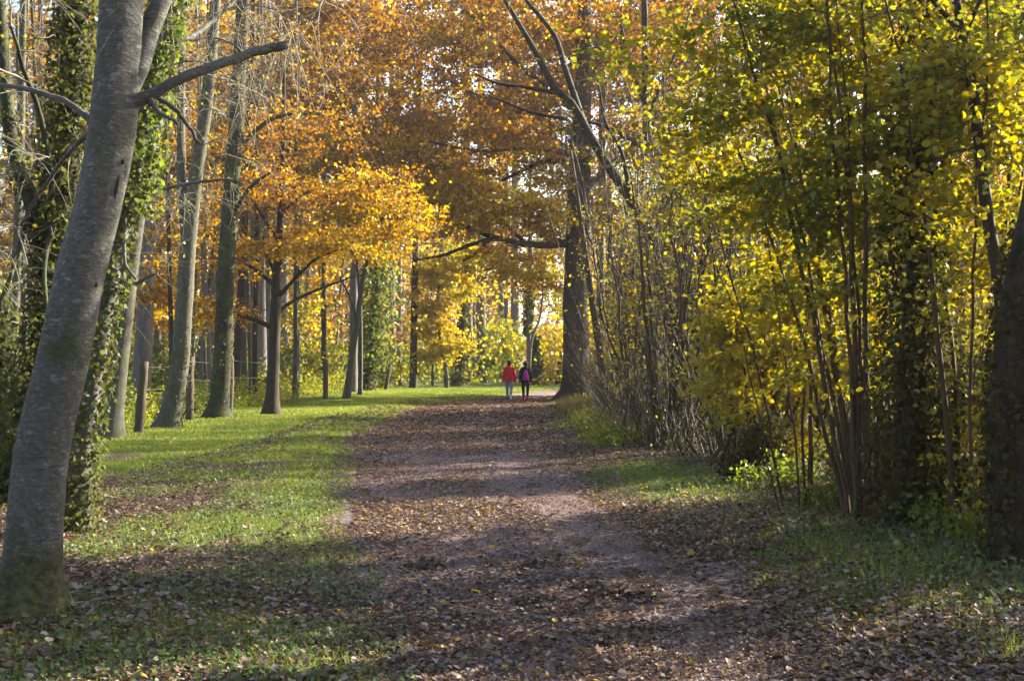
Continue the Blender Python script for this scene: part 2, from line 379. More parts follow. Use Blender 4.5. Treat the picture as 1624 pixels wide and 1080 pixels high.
def ivy(g, P, R, n, size, t0=0, t1=1, thick=.1, lo=.1, hi=.7, mat_i=0, az=None, spread=math.pi, stems=5):
    K = len(P); u = (t0 + (t1 - t0) * rng.beta(1, 1.35, n)) * (K - 1); i = np.minimum(u.astype(int), K - 2); f = (u - i)[:, None]
    c = P[i] * (1 - f) + P[i + 1] * f; r = R[i] * (1 - f[:, 0]) + R[i + 1] * f[:, 0]
    T = unit(P[i + 1] - P[i])
    a = rng.uniform(-spread, spread, n) + (az or 0)
    lump = .5 + fbm(a * 1.2 + 7, u * .8, 2) * 1.2
    rad = np.stack([np.cos(a), np.sin(a), np.zeros(n)], 1); rad = unit(rad - T * (rad * T).sum(1, keepdims=True))
    pos = c + rad * (r + thick * rng.random(n) ** .7 * lump)[:, None]
    s = pos[:, 2] > hgt(pos[:, 0], pos[:, 1]) + .02
    pos = pos[s]; rad = rad[s]; m = len(pos)
    sz = size * rng.uniform(.6, 1.3, m)[:, None]
    nor = unit(rad + .55 * rng.normal(size=(m, 3)) + [0, 0, .35]); ax = np.array([0, 0, -1.]) + .6 * rng.normal(size=(m, 3)); ax = unit(ax - nor * (ax * nor).sum(1, keepdims=True)); b = np.cross(nor, ax)
    # five-point ivy leaf
    v = np.stack([pos, pos + ax * sz * .15 + b * sz * .5, pos + ax * sz * .55 + b * sz * .32, pos + ax * sz, pos + ax * sz * .55 - b * sz * .32, pos + ax * sz * .15 - b * sz * .5], 1) + (nor * sz * .03)[:, None]
    k = np.arange(m)[:, None] * 6
    ti = np.clip(rng.uniform(lo, hi, m) , 0, 1)
    g.add(v.reshape(-1, 3), np.concatenate([k + [0, 1, 2, 3], k + [0, 3, 4, 5]]), None, np.repeat(ti, 6), mat_i)

def flare(P, R, amount=.5, h=.5):
    z = P[:, 2] - P[0, 2]; return R * (1 + amount * np.exp(-np.maximum(z, 0) / h * 2.2))
def bury(P, R):
    g0 = float(hgt(P[0, 0], P[0, 1]))
    P = P.copy(); P[0, 2] = min(P[0, 2], g0)
    e = P[0] - np.array([0, 0, .18]); return np.vstack([e, P]), np.concatenate([[R[0] * 1.08], R])

def root_flare(g, P, R, nseg, amt):
    if not amt: return
    v = g.v[-1]; K = len(P); a = np.arange(nseg) / nseg * 2 * np.pi; ph = rng.uniform(0, 6)
    for k in range(K):
        z = max(P[k, 2] - P[1, 2], 0); s = v[k * nseg:(k + 1) * nseg]
        lobe = np.maximum(0, np.cos(a * 2.5 + ph)) ** 1.5 + .6 * np.maximum(0, np.cos(a * 4 + ph * 2)) ** 2
        f = 1 + amt * math.exp(-z / (R[-1] * .1 + .16)) * lobe + .035 * np.cos(3 * a + z * 1.7 + ph) + .02 * np.cos(5 * a - z * 3.1)
        s[:] = P[k] + (s - P[k]) * f[:, None]

def tree(name, label, cat, d, path, bark='bark_dark', top=None, blobs=(), group=None, limbs=(), stems=(), leaf='oak_leaf', twig='twig', nseg=12, fl=.35, flh=.5,
         ivies=(), rough=.03, lean=None, K=28, crown_kw=None, roots=0.0, auto=None, crown_name='crown'):
    P, R = trunk_world(path, d, K)
    if top: P, R = extend(P, R, top, lean)
    R = flare(P, R, fl, flh); P, R = bury(P, R)
    base = (P[1, 0], P[1, 1], float(hgt(P[1, 0], P[1, 1])))
    root = empty(name, base); tag(root, label, cat, group)
    g = Geo(); tubes(g, P, R, nseg, .5, 0, rough, cap=True); root_flare(g, P, R, nseg, roots); g.build('trunk', M[bark], root, base)
    tr = [(P, R)]
    for s in stems:                                   # forks: further main stems
        sp, sr = trunk_world(s['path'], d, 18)
        if s.get('top'): sp, sr = extend(sp, sr, s['top'])
        g = Geo(); tubes(g, sp, sr, max(6, nseg - 2), .5, 0, rough, cap=True); g.build('stem', M[bark], root, base); tr.append((sp, sr))
    for lm in limbs:                                  # big boughs the photograph shows
        lp, lr = trunk_world(lm, d, 22, wob=.006)
        g = Geo(); tubes(g, lp, lr, 8, .5, 0, .05, cap=True); g.build('limb', M[bark], root, base); tr.append((lp, lr))
    bl = [pxblob(*b) for b in blobs]
    if auto:                                          # a crown above the picture: (height, radius, sprays, lo, hi)
        for (fz, rad, n, lo, hi) in auto:
            i = int(np.argmin(np.abs(P[:, 2] - fz))); bl.append((P[i] + np.array([0, 0, 0]), np.array([rad, rad, rad * .8]), n, lo, hi))
    if bl:
        g = Geo(); kw = dict(lsize=.1); kw.update(crown_kw or {})
        crown(g, tr, bl, **kw); g.build(crown_name, [M[twig], M[leaf]], root, base)
    for iv in ivies:
        g = Geo(); k = iv.get('trunk', 0); ivy(g, tr[k][0], tr[k][1], iv['n'], iv['size'], iv.get('t0', 0), iv.get('t1', 1), iv.get('thick', .1), iv.get('lo', .1), iv.get('hi', .7), 0, iv.get('az'), iv.get('spread', math.pi))
        g.build('ivy', M[iv.get('mat', 'ivy_leaf')], root, base)
    return root, tr

def shrub(name, label, cat, px, d, nst, h, spread, blobs=(), leaf='hazel_leaf', bark='bark_hazel', twig='twig', r=.025, group=None, fan=None, K=14, crown_kw=None, ivies=None, base_py=None, foliage='foliage', base_r=.25, arch=.3):
    """many-stemmed bush: stems fan out of one stool."""
    x = (px - CX) * d / F; z = float(hgt(x, d)); base = (x, d, z)
    root = empty(name, base); tag(root, label, cat, group)
    a = rng.uniform(0, 2 * np.pi, nst); rr = base_r * np.sqrt(rng.random(nst))
    S = np.stack([x + np.cos(a) * rr, d + np.sin(a) * rr, np.full(nst, z - .1)], 1)
    out_ = np.stack([np.cos(a), np.sin(a), np.zeros(nst)], 1) * (spread * rng.uniform(.25, 1.1, nst))[:, None]
    if fan is not None: out_ += np.asarray(fan, float)
    H = h * rng.uniform(.7, 1.1, nst)
    t = np.linspace(0, 1, K)[None, :, None]
    P = S[:, None] + out_[:, None] * (t * (1 - arch) + arch * t * t) + np.array([0, 0, 1.]) * H[:, None, None] * (t * (1 + arch * .5) - arch * .5 * t * t)
    P = P + np.cumsum(rng.normal(size=P.shape), 1) * .012 * h / 4 * (t > 0)
    R = r * rng.uniform(.55, 1.3, nst)[:, None] * (1 - .8 * t[..., 0])
    g = Geo(); tubes(g, P, R, 6, rng.random(nst), 0, .04); g.build('stem_clump', M[bark], root, base)
    tr = [(P[i], R[i]) for i in range(nst)]
    bl = [pxblob(*b) for b in blobs]
    if bl:
        g = Geo(); kw = dict(lsize=.09, minh=.12, limbr=.008); kw.update(crown_kw or {})
        crown(g, tr, bl, **kw); g.build(foliage, [M[twig], M[leaf]], root, base)
    if ivies:
        g = Geo()
        for k in range(min(ivies['stems'], nst)): ivy(g, tr[k][0], tr[k][1], ivies['n'], ivies['size'], 0, ivies.get('t1', .7), ivies.get('thick', .08), .1, .8)
        g.build('ivy', M['ivy_leaf'], root, base)
    return root, tr

def fork_fill(g, P, R, n, L, rad, seed=None, up=.5, mat_i=0, nseg=4, K=6, t0=.3):
    """bare side branches along one trunk and their forks; returns branch polylines."""
    u = rng.uniform(t0, 1, n) * (len(P) - 1); i = np.minimum(u.astype(int), len(P) - 2)
    S = P[i]; dirs = unit(rng.normal(size=(n, 3)) * [1, 1, .4] + [0, 0, up])
    t = np.linspace(0, 1, K)[None, :, None]; LL = (L * rng.uniform(.4, 1.1, n))[:, None, None]
    B = S[:, None] + dirs[:, None] * LL * t + rng.normal(size=(n, 1, 3)) * .2 * LL * t * t + np.cumsum(rng.normal(size=(n, K, 3)), 1) * .03 * LL * (t > 0)
    BR = np.minimum(rad, R[i] * .6)[:, None] * (1 - .75 * t[..., 0])
    tubes(g, B, BR, nseg, .5, mat_i)
    return B, BR
# ------------------------------------------------------------------ ground, path, grass, litter
def axis(a, b, fine0, fine1, step, grow):
    v = list(np.arange(fine0, fine1 + 1e-6, step)); s = step
    while v[-1] < b: s *= grow; v.append(v[-1] + s)
    s = step
    while v[0] > a: s *= grow; v.insert(0, v[0] - s)
    return np.array(v)
def sheet(xs, ys, zf):
    X, Y = np.meshgrid(xs, ys); Z = zf(X, Y)
    n, k = X.shape; i = np.arange(n * k).reshape(n, k)
    q = np.stack([i[:-1, :-1], i[:-1, 1:], i[1:, 1:], i[1:, :-1]], -1).reshape(-1, 4)
    return np.stack([X, Y, Z], -1).reshape(-1, 3), q, X, Y

def ground_mat():
    m, n, l = mat('forest_floor')
    tc = n.new('ShaderNodeTexCoord'); v = tc.outputs['Object']
    a = noise(n, l, v, 14, 6, .7); b = noise(n, l, v, 2.3, 4, .6)
    soil = ramp(n, l, a, [(.3, (.035, .024, .017)), (.5, (.085, .055, .036)), (.7, (.15, .10, .065))])
    soil = mixc(n, l, mth(n, l, 'MULTIPLY', b, .6), soil, (.06, .036, .024))
    gr = ramp(n, l, noise(n, l, v, 30, 4, .7), [(.3, (.035, .06, .012)), (.7, (.10, .145, .03))])
    c = mixc(n, l, attr(n), soil, gr)
    p = n.new('ShaderNodeBsdfPrincipled'); p.inputs['Roughness'].default_value = .95; p.inputs['Specular IOR Level'].default_value = .1
    l.new(c, p.inputs['Base Color']); l.new(bump(n, l, a, .8, .04), p.inputs['Normal']); out(n, l, p.outputs[0]); return m
def path_mat():
    m, n, l = mat('trodden_path')
    tc = n.new('ShaderNodeTexCoord'); v = tc.outputs['Object']
    a = noise(n, l, v, 34, 9, .82); b = noise(n, l, mapping(n, l, v, (1, .45, 1)), 1.7, 4, .6)
    mud = ramp(n, l, a, [(.28, (.095, .064, .066)), (.5, (.19, .132, .136)), (.72, (.30, .22, .225))])
    lit = ramp(n, l, noise(n, l, v, 45, 5, .85), [(.3, (.05, .031, .03)), (.5, (.14, .085, .08)), (.7, (.24, .155, .15))])
    f = ramp(n, l, b, [(.38, (0, 0, 0)), (.60, (1, 1, 1))])
    c = mixc(n, l, mth(n, l, 'MULTIPLY', mth(n, l, 'MULTIPLY', f, .9), attr(n)), mud, lit)
    p = n.new('ShaderNodeBsdfPrincipled'); p.inputs['Roughness'].default_value = .8; p.inputs['Specular IOR Level'].default_value = .25
    l.new(c, p.inputs['Base Color']); l.new(bump(n, l, a, .9, .03), p.inputs['Normal']); out(n, l, p.outputs[0]); return m

xs = axis(-420, 420, -13, 13, .22, 1.13); ys = axis(-60, 640, 2, 80, .24, 1.12)
v, q, X, Y = sheet(xs, ys, hgt)
g = Geo(); g.add(v, q, None, grass_mask(X, Y).ravel()); tag(g.build('ground', ground_mat()), kind='structure')

ys = np.concatenate([np.arange(1.5, 30, .14), np.arange(30, 130, .4)]); u = np.linspace(-.12, 1.12, 46)
U, Y = np.meshgrid(u, ys); A_, B_ = pl(Y), pr(Y)
wig = (fbm(U * 2, Y * .7, 3) - .5) * 1.0 * (np.abs(U - .5) * 2)
X = A_ + (B_ - A_) * U + wig
prof = sstep(-.12, .03, U) * sstep(1.12, .97, U)
Z = hgt(X, Y) - .03 + .055 * prof + (fbm(X * 3, Y * 3, 3) - .5) * .03 - .025 * patch(U, Y * 0, .78, 0, .10, 1) - .02 * patch(U, Y * 0, .25, 0, .10, 1)
i = np.arange(U.size).reshape(U.shape)
q = np.stack([i[:-1, :-1], i[:-1, 1:], i[1:, 1:], i[1:, :-1]], -1).reshape(-1, 4)
track = np.clip(patch(U, Y * 0, .80, 0, .12, 1) * sstep(26, 12, Y) * .8 + .5 * patch(U, Y * 0, .70, 0, .12, 1) * sstep(12, 20, Y) + .25 * patch(U, Y * 0, .3, 0, .12, 1), 0, 1)
g = Geo(); g.add(np.stack([X, Y, Z], -1).reshape(-1, 3), q, None, (1 - track).ravel()); tag(g.build('path', path_mat()), kind='structure')
def track_at(x, y):
    U = (x - pl(y)) / (pr(y) - pl(y))
    return np.clip(np.exp(-((U - .80) / .12) ** 2) * sstep(26, 12, y) * .9 + .5 * np.exp(-((U - .70) / .12) ** 2) * sstep(12, 20, y) + .25 * np.exp(-((U - .3) / .12) ** 2), 0, 1)

def scatter(n, y0, y1, xa, xb, mask, power=1.0):
    r = rng.random(n)
    y = y0 * (y1 / y0) ** r if power == 1 else (y0 ** (1 - power) + r * (y1 ** (1 - power) - y0 ** (1 - power))) ** (1 / (1 - power))
    x = rng.uniform(xa, xb, n) if np.isscalar(xa) else xa(y) + (xb(y) - xa(y)) * rng.random(n)
    k = rng.random(n) < mask(x, y); return x[k], y[k]
def grass_blades(name, x, y, hlo, hhi, w, lean=.5, lo=.1, hi=.8, label=None, matn='grass'):
    n = len(x); z = hgt(x, y) - .01; far = np.clip(y / 14, .7, 4)
    h = rng.uniform(hlo, hhi, n) * (0.75 + .5 * fbm(x * 1.7, y * 1.7, 2)); a = rng.uniform(0, 2 * np.pi, n)
    s = np.stack([np.cos(a), np.sin(a), np.zeros(n)], 1); dr = np.stack([-np.sin(a), np.cos(a), np.zeros(n)], 1)
    p = np.stack([x, y, z], 1); ww = (w * far * rng.uniform(.6, 1.3, n))[:, None]; hh = h[:, None]; ln = (lean * rng.uniform(.2, 1.6, n))[:, None] * hh
    up = np.array([0, 0, 1.])
    v = np.stack([p - s * ww, p + s * ww, p + s * ww * .7 + up * hh * .6 + dr * ln * .35, p - s * ww * .7 + up * hh * .6 + dr * ln * .35, p + up * hh + dr * ln], 1)
    i = np.arange(n)[:, None] * 5
    t = np.clip(lo + (hi - lo) * (rng.random(n) * .6 + .9 * (fbm(x * .6, y * .4 + 30, 3) - .2)), 0, 1)
    g = Geo(); g.add(v.reshape(-1, 3), i + [0, 1, 2, 3], i + [3, 2, 4], np.repeat(t, 5)); o = g.build(name, M[matn]); tag(o, label, 'grass', kind='stuff'); return o
x1, y1 = scatter(330000, 5.2, 80, lambda y: fx(y) - 1.5, lambda y: pl(y) + .15, lambda x, y: grass_mask(x, y) * .9)
x2, y2 = scatter(90000, 5.5, 62, lambda y: pr(y) - .2, lambda y: pr(y) + 3.6, lambda x, y: grass_mask(x, y))
x3, y3 = scatter(22000, 60, 120, lambda y: fx(y) - 1, lambda y: pl(y) + .2, lambda x, y: grass_mask(x, y))
x4, y4 = scatter(16000, 60, 120, lambda y: pr(y), lambda y: pr(y) + 8, lambda x, y: grass_mask(x, y))
x = np.concatenate([x1, x2, x3, x4]); y = np.concatenate([y1, y2, y3, y4])
grass_blades('grass', x, y, .03, .075, .0035, label='short green grass growing on the verges')
x, y = scatter(9000, 6, 16, lambda y: pr(y) + 1.0, lambda y: pr(y) + 4.2, lambda x, y: grass_mask(x, y) * fbm(x * 2, y * 2) * 1.3)
grass_blades('long_grass', x, y, .07, .16, .004, .8, .2, .9, label='longer tufts of green grass below the hazel bushes')
x, y = scatter(11000, 26, 48, lambda y: pr(y) + .7, lambda y: pr(y) + 2.6, lambda x, y: np.clip(1.2 - np.abs(x - pr(y) - 1.6) * .8, 0, 1) * fbm(x * 1.5, y, 2))
grass_blades('dry_grass', x, y, .15, .5, .0025, .6, .0, 1.0, label='dry straw coloured grass along the foot of the thicket', matn='straw')

def litter_at(x, y):
    off = np.maximum(pl(y) - x, x - pr(y)); onp = off < 0
    n = fbm(x * .8 + 3, y * .5, 3)
    p = np.clip((1.0 - .93 * track_at(x, y)) * np.clip(.26 + (n - .4) * 2.0, .14, 1), .04, 1)
    side = np.clip(1.05 - .6 * grass_mask(x, y), .1, 1) * np.interp(y, [5, 20, 40, 70], [1, .85, .75, .4])
    side = side * np.where((x < pl(y)) & (y > 9.5) & (pl(y) - x < 1.6), .35, 1) * np.where((x < pl(y)) & (y > 14), .6, 1)
    side = side * np.where((x > pr(y)) & (y > 27) & (x < pr(y) + 1.6), .35, 1)
    side = side * (1 - .8 * np.clip(1.4 * patch(x, y, 1.95, 17.8, 1.3, 2.4), 0, 1))
    return np.where(onp, p, side)
def ground_leaves(name, x, y, size, lo, hi, label, lift=.02, up=2.0, m='litter', hexa=True, bright=None):
    onp = (x > pl(y)) & (x < pr(y))
    z = hgt(x, y) + np.where(onp, .03, .012 + .05 * grass_mask(x, y) * sstep(14, 20, y)) + lift * rng.random(len(x))
    s = size * np.clip(y / 26, .8, 1.5) * rng.uniform(.6, 1.3, len(x))
    t = lo + (hi - lo) * rng.random(len(x))
    if bright is not None: t = np.where(rng.random(len(x)) < bright, .97, t)
    g = Geo(); leaves(g, np.stack([x, y, z], 1), s, t, up, None, hexa, 0, 0.0); o = g.build(name, M[m]); return tag(o, label, 'ground cover', kind='stuff')
x, y = scatter(260000, 5.2, 62, lambda y: pl(y) - np.interp(y, [5, 12, 25, 60], [4.5, 4.5, 2.0, 1]), lambda y: pr(y) + np.interp(y, [5, 14, 25, 60], [3.2, 4, 2.2, .8]), litter_at)
ground_leaves('fallen_leaves', x, y, .052, 0, .93, 'brown fallen leaves lying over the path and verges', bright=.02)
x, y = scatter(900, 5.3, 17, lambda y: pl(y) - 3.5, lambda y: pr(y) + 2.6, lambda x, y: litter_at(x, y) * .9)
g = Geo(); lobed(g, np.stack([x, y, hgt(x, y) + np.where((x > pl(y)) & (x < pr(y)), .05, .045)], 1), .10, np.where(rng.random(len(x)) < .03, .97, rng.random(len(x)) * .9)); tag(g.build('broad_leaves', M['litter']), 'broad lobed fallen leaves curled on top of the leaf litter', 'ground cover', kind='stuff')
x, y = scatter(200000, 5.0, 30, lambda y: pl(y) - .3, lambda y: pr(y) + .6, lambda x, y: np.clip(.30 + fbm(x * 1.1, y * .6, 3) - .25 * track_at(x, y), .1, 1))
ground_leaves('leaf_crumbs', x, y, .026, 0, .95, 'trodden crumbs of leaf on the path surface', .012, 2.0, hexa=False, bright=.02)
x, y = scatter(70000, 12, 62, lambda y: pl(y) - .6, lambda y: pr(y) + np.interp(y, [12, 25, 60], [2.5, 1.8, .4]), litter_at)
ground_leaves('russet_leaves', x, y, .05, .35, 1.0, 'russet and orange fallen leaves further along the path', bright=.10)
x, y = scatter(70000, 5.2, 24, lambda y: fx(y) * .62, lambda y: pl(y) + .05, lambda x, y: np.clip((fbm(x * 1.3, y * 1.1 + 8, 3) - .44) * 3.6, 0, 1) * sstep(24, 12, y) * (.25 + .6 * vnoise(x * 4, y * 4)))
ground_leaves('ground_weeds', x, y, .034, .0, .9, 'low green weeds between the leaves near the grey trunk', .05, .9, 'weed_leaf')
x, y = scatter(20000, 6, 22, lambda y: pr(y) + .9, lambda y: pr(y) + 6, lambda x, y: np.clip((fbm(x * 1.1, y * 1.1 + 3, 3) - .38) * 3, 0, 1) * sstep(.6, 2.2, x - pr(y)))
ground_leaves('ground_ivy', x, y, .05, .0, .9, 'dark green ivy and weeds covering the earth under the hazels', .10, .8, 'weed_leaf')

n = 5200; d = 22 + 70 * rng.random(n) ** 1.3; x = fx(d) - 1.1 - rng.random(n) ** 1.5 * (6 + d * .35); k = fbm(x * .35, d * .25, 2) > .42; x = x[k]; d = d[k]; n = len(x); per = 26
hh = np.repeat(rng.uniform(.15, 1.1, n), per); c = np.stack([x, d, hgt(x, d)], 1)
pos = np.repeat(c, per, 0) + np.stack([rng.normal(size=n * per) * .35, rng.normal(size=n * per) * .35, rng.random(n * per) * hh + .02], 1)
g = Geo(); leaves(g, pos, .085, np.clip(np.repeat(fbm(x * .3, d * .2, 2) * 1.3 - .15, per) + rng.normal(size=n * per) * .2, 0, 1), .8)
tag(g.build('undergrowth', M['shrub_leaf']), 'leafy brambles and nettles covering the woodland floor beyond the fence', 'undergrowth', kind='stuff')
# ------------------------------------------------------------------ trees on the side of the fence
gt, gtr = tree('grey_tree', 'big smooth grey leaning trunk with a mossy foot and a broken bough', 'tree', 7.9,
     [(44, 1000, 116), (48, 950, 104), (52, 880, 90), (69, 716, 83), (102, 565, 80), (125, 443, 76), (156, 321, 71), (177, 210, 74), (186, 100, 68), (192, 0, 66), (202, -160, 58)],
     'bark_grey', top=12, nseg=40, fl=.42, flh=.30, rough=.008, K=90, roots=.6,
     stems=[dict(path=[(190, 170, 30), (218, 110, 34, .05), (236, 50, 33, .15), (256, 0, 30, .2), (290, -120, 26, .5)], top=9.5)],
     limbs=[[(196, 176, 34), (222, 158, 24), (240, 150, 20), (290, 125, 17, .05), (350, 104, 16, .2), (410, 87, 15, .4), (458, 79, 14, .5)],
            [(228, 155, 11), (256, 157, 9, .1), (290, 188, 7, .2), (322, 226, 5, .3)], [(236, 154, 9), (252, 175, 7, -.1), (271, 196, 5, -.2)],
            [(164, 206, 20), (146, 194, 13), (120, 172, 10, .1), (92, 155, 9, .2), (40, 140, 8, .4), (-40, 118, 6, .8)],
            [(150, 205, 10), (112, 240, 8, .2), (70, 300, 6, .5), (36, 356, 4, .8)],
            [(210, -20, 12), (300, -60, 10, .4), (420, -70, 9, .9), (540, -50, 7, 1.6), (640, -20, 4, 2.2)]],
     blobs=[(420, 0, 130, 60, 9.6, .8, 7, .3, .6), (560, -20, 130, 60, 10.5, .9, 4, .3, .6), (320, -60, 120, 60, 9.0, 1, 10, .3, .6)],
     twig='twig_pale', leaf='hazel_leaf', crown_kw=dict(nlf=0, twl=.8, ntw=5, twr=.0042, limbr=.005, droop=.9, curve=.5, minh=.3, flat=.6))

# healed scars and knots on its bark
GP, GR = gtr[0]
for (px, py, dx, L, wd) in ((189, 300, .84, .17, .011), (199, 258, .86, .04, .012), (160, 447, .9, .035, .011)):
    k = int(np.argmin(np.abs((HY - (GP[:, 2] - EYE) * F / GP[:, 1]) - py))); c = GP[k] + np.array([dx * GR[k], -math.sqrt(max(1 - dx * dx, .02)) * GR[k] * 1.0, 0]); tx = unit(GP[min(k + 2, len(GP) - 1)] - GP[k - 2])
    t = np.linspace(-1, 1, 9)[:, None]; g = Geo(); tubes(g, c + t * tx * L / 2 + np.array([0, .004, 0]), wd * np.sqrt(np.clip(1 - t[:, 0] ** 2, .01, 1)), 10, .5, 0, .12); g.build('bark_scar', M['bark_dark'], gt, tuple(gt.location))
tree('ivied_tree', 'ivy-clad leaning trunk with a mossy fork, standing behind the smooth grey trunk', 'tree', 14.2,
     [(12, 812, 46), (40, 690, 42), (76, 500, 40), (104, 250, 40), (122, 0, 38), (130, -120, 36)], 'bark_moss', top=13, nseg=14,
     stems=[dict(path=[(80, 480, 24), (66, 390, 26), (50, 320, 25), (20, 235, 22, .3), (8, 120, 20, .6), (0, 0, 18, .9), (-6, -100, 15, 1.2)], top=9)],
     limbs=[[(70, 350, 14), (82, 300, 11, -.2), (60, 180, 9, -.5), (30, 100, 7, -.8), (10, 40, 5, -1)], [(50, 320, 10), (30, 400, 8, -.4), (8, 470, 6, -.8), (-20, 520, 5, -1)],
            [(98, 320, 10), (70, 420, 8, -.5), (76, 520, 6, -.8), (60, 620, 4, -1)]],
     blobs=[(40, 200, 80, 150, 14, 2, 30, .4, .8), (60, 440, 80, 110, 14.5, 2, 20, .4, .8), (60, 30, 90, 60, 14, 2, 16, .4, .9)], leaf='hazel_leaf', twig='twig_grey',
     crown_kw=dict(nlf=2, twl=.7, ntw=6, twr=.005, limbr=.010, curve=.6, lsize=.055, minh=.25, keep=.45, flat=.8, droop=.3),
     ivies=[dict(n=12350, size=0.054, t0=.02, t1=1, thick=.16), dict(n=570, size=0.050, t0=0, t1=.3, thick=.06, trunk=1)])

tree('ivied_tree', 'trunk with bright sunlit ivy up its length, hugging the edge of the grey trunk', 'tree', 12.2,
     [(117, 856, 44), (126, 740, 38), (146, 600, 34), (182, 400, 30), (224, 200, 28), (262, 20, 26), (280, -80, 24)], 'bark_grey', top=11, nseg=14,
     limbs=[[(250, 80, 12), (300, 60, 9, .3), (350, 20, 7, .8), (400, -40, 5, 1.2)], [(205, 290, 7), (196, 360, 6, -.1), (200, 420, 5, -.2), (215, 440, 4, -.2)]],
     blobs=[(360, 130, 110, 70, 13, 1.2, 9, .3, .6), (480, 60, 90, 60, 13.5, 1.2, 5, .3, .6)], twig='twig_pale', leaf='hazel_leaf',
     crown_kw=dict(nlf=0, twl=.8, ntw=5, twr=.0045, limbr=.006, droop=.8, curve=.6, minh=.4),
     ivies=[dict(n=2850, size=0.047, t0=.0, t1=.45, thick=.10), dict(n=4940, size=0.054, t0=.38, t1=1, thick=.18, lo=.5, hi=1.0)])  # upper ivy tinted paler: the sunlight on it is put into the colour

tree('ivied_tree', 'slim ivy-covered stem at the very edge, short and bushy below', 'tree', 16.5,
     [(-3, 770, 20), (1, 660, 19), (3, 570, 16), (-12, 400, 12)], 'bark_moss', top=6, nseg=10, ivies=[dict(n=3420, size=0.058, t0=0, t1=.6, thick=.16)],
     blobs=[(10, 480, 40, 60, 17, 1, 6, .5, .8)], leaf='hazel_leaf', twig='twig_grey', crown_kw=dict(nlf=2, twl=.6, lsize=.06, keep=.4))

def side_tree(label, d, path, bark, top, blobs=(), name='ash_tree', n=26, L=2.2, **kw):
    kw.setdefault('twig', 'twig_grey'); kw.setdefault('leaf', 'hazel_leaf')
    ck = dict(nlf=1, twl=.9, ntw=6, twr=.006, limbr=.008, curve=.4, lsize=.08, minh=.35, flat=.7, droop=.25, keep=.5); ck.update(kw.pop('ck', {}))
    return tree(name, label, 'tree', d, path, bark, top=top, blobs=blobs, crown_kw=ck, **kw)
side_tree('pale smooth tree with a brown-stained flared foot, behind the sunlit ivy trunk', 26.6,
     [(172, 704, 46), (176, 655, 40), (189, 540, 37), (205, 420, 31), (222, 310, 26), (241, 200, 22), (264, 30, 18), (276, -80, 16)], 'bark_pale', 15,
     [(240, 330, 110, 120, 27, 3, 24, .3, .8), (170, 470, 60, 80, 27, 2, 8, .3, .8), (300, 100, 120, 100, 27, 3, 22, .3, .8)],
     limbs=[[(222, 315, 8), (260, 300, 6, .2), (320, 288, 5, .4), (365, 284, 3, .6)], [(196, 470, 7), (225, 445, 5), (253, 432, 3)]])
side_tree('pale trunk with one bright sunlit edge, seen past the crooked fence post', 45,
     [(222, 650, 32), (227, 560, 28), (233, 440, 25), (238, 330, 21), (246, 180, 17), (254, 0, 13)], 'bark_far', 20, [(230, 120, 110, 130, 46, 4, 22, .3, .8)], name='poplar_tree')
side_tree('slender grey tree that forks in two halfway up, with moss on its foot', 30.2,
     [(264, 687, 46), (271, 655, 34), (285, 580, 29), (293, 470, 27), (299, 380, 26), (312, 270, 22), (328, 160, 20), (342, 0, 17), (350, -80, 15)], 'bark_pale', 16,
     [(330, 180, 120, 140, 31, 3, 26, .3, .8), (420, 60, 130, 80, 30, 3, 22, .3, .8)],
     stems=[dict(path=[(297, 400, 16), (289, 310, 14), (287, 200, 13), (289, 60, 11), (288, -60, 9)], top=13)],
     ivies=[dict(n=494, size=0.050, t0=0, t1=.18, thick=.05)])
side_tree('straight dark mossy trunk behind the thin fence post in the sunlit grass', 36.2,
     [(343, 670, 44), (348, 640, 33), (353, 560, 29), (360, 400, 27), (371, 250, 25), (379, 120, 22), (386, 0, 20), (392, -80, 18)], 'bark_moss', 18,
     [(400, 150, 130, 130, 37, 3.5, 26, .3, .85), (300, 60, 110, 80, 37, 3.5, 16, .3, .8), (500, 80, 110, 80, 37, 3.5, 16, .3, .8)], name='oak_tree', leaf='oak_leaf',
     ck=dict(nlf=4, lsize=.1, keep=.6, flat=.5), ivies=[dict(n=1330, size=0.050, t0=0, t1=.5, thick=.05, lo=.0, hi=.8)],
     limbs=[[(372, 240, 9), (430, 190, 7, .3), (490, 180, 6, .6), (560, 196, 4, .9)], [(364, 350, 8), (395, 300, 6, -.3), (430, 275, 4, -.5)]])
side_tree('thin leaning tree with one bright edge, between the forked tree and the dark mossy trunk', 60,
     [(308, 630, 13), (318, 560, 12), (329, 474, 10), (346, 340, 8), (360, 200, 7)], 'bark_pale', 15, [(360, 250, 60, 120, 60, 3, 12, .4, .9)], leaf='oak_leaf')
side_tree('thin pale tree near the edge, beyond the slim ivy-covered stem', 23, [(16, 722, 17), (21, 560, 15), (27, 400, 14), (33, 200, 12), (37, 0, 10)], 'bark_pale', 13, [(30, 250, 90, 170, 24, 2.5, 26, .4, .8), (90, 420, 60, 120, 25, 2, 12, .4, .8)])
side_tree('very thin pale stem just behind the leaning ivy-clad fork', 27, [(44, 694, 11), (40, 550, 10), (37, 420, 9), (32, 250, 8)], 'bark_pale', 9, [(50, 300, 60, 140, 28, 2, 14, .4, .8)])

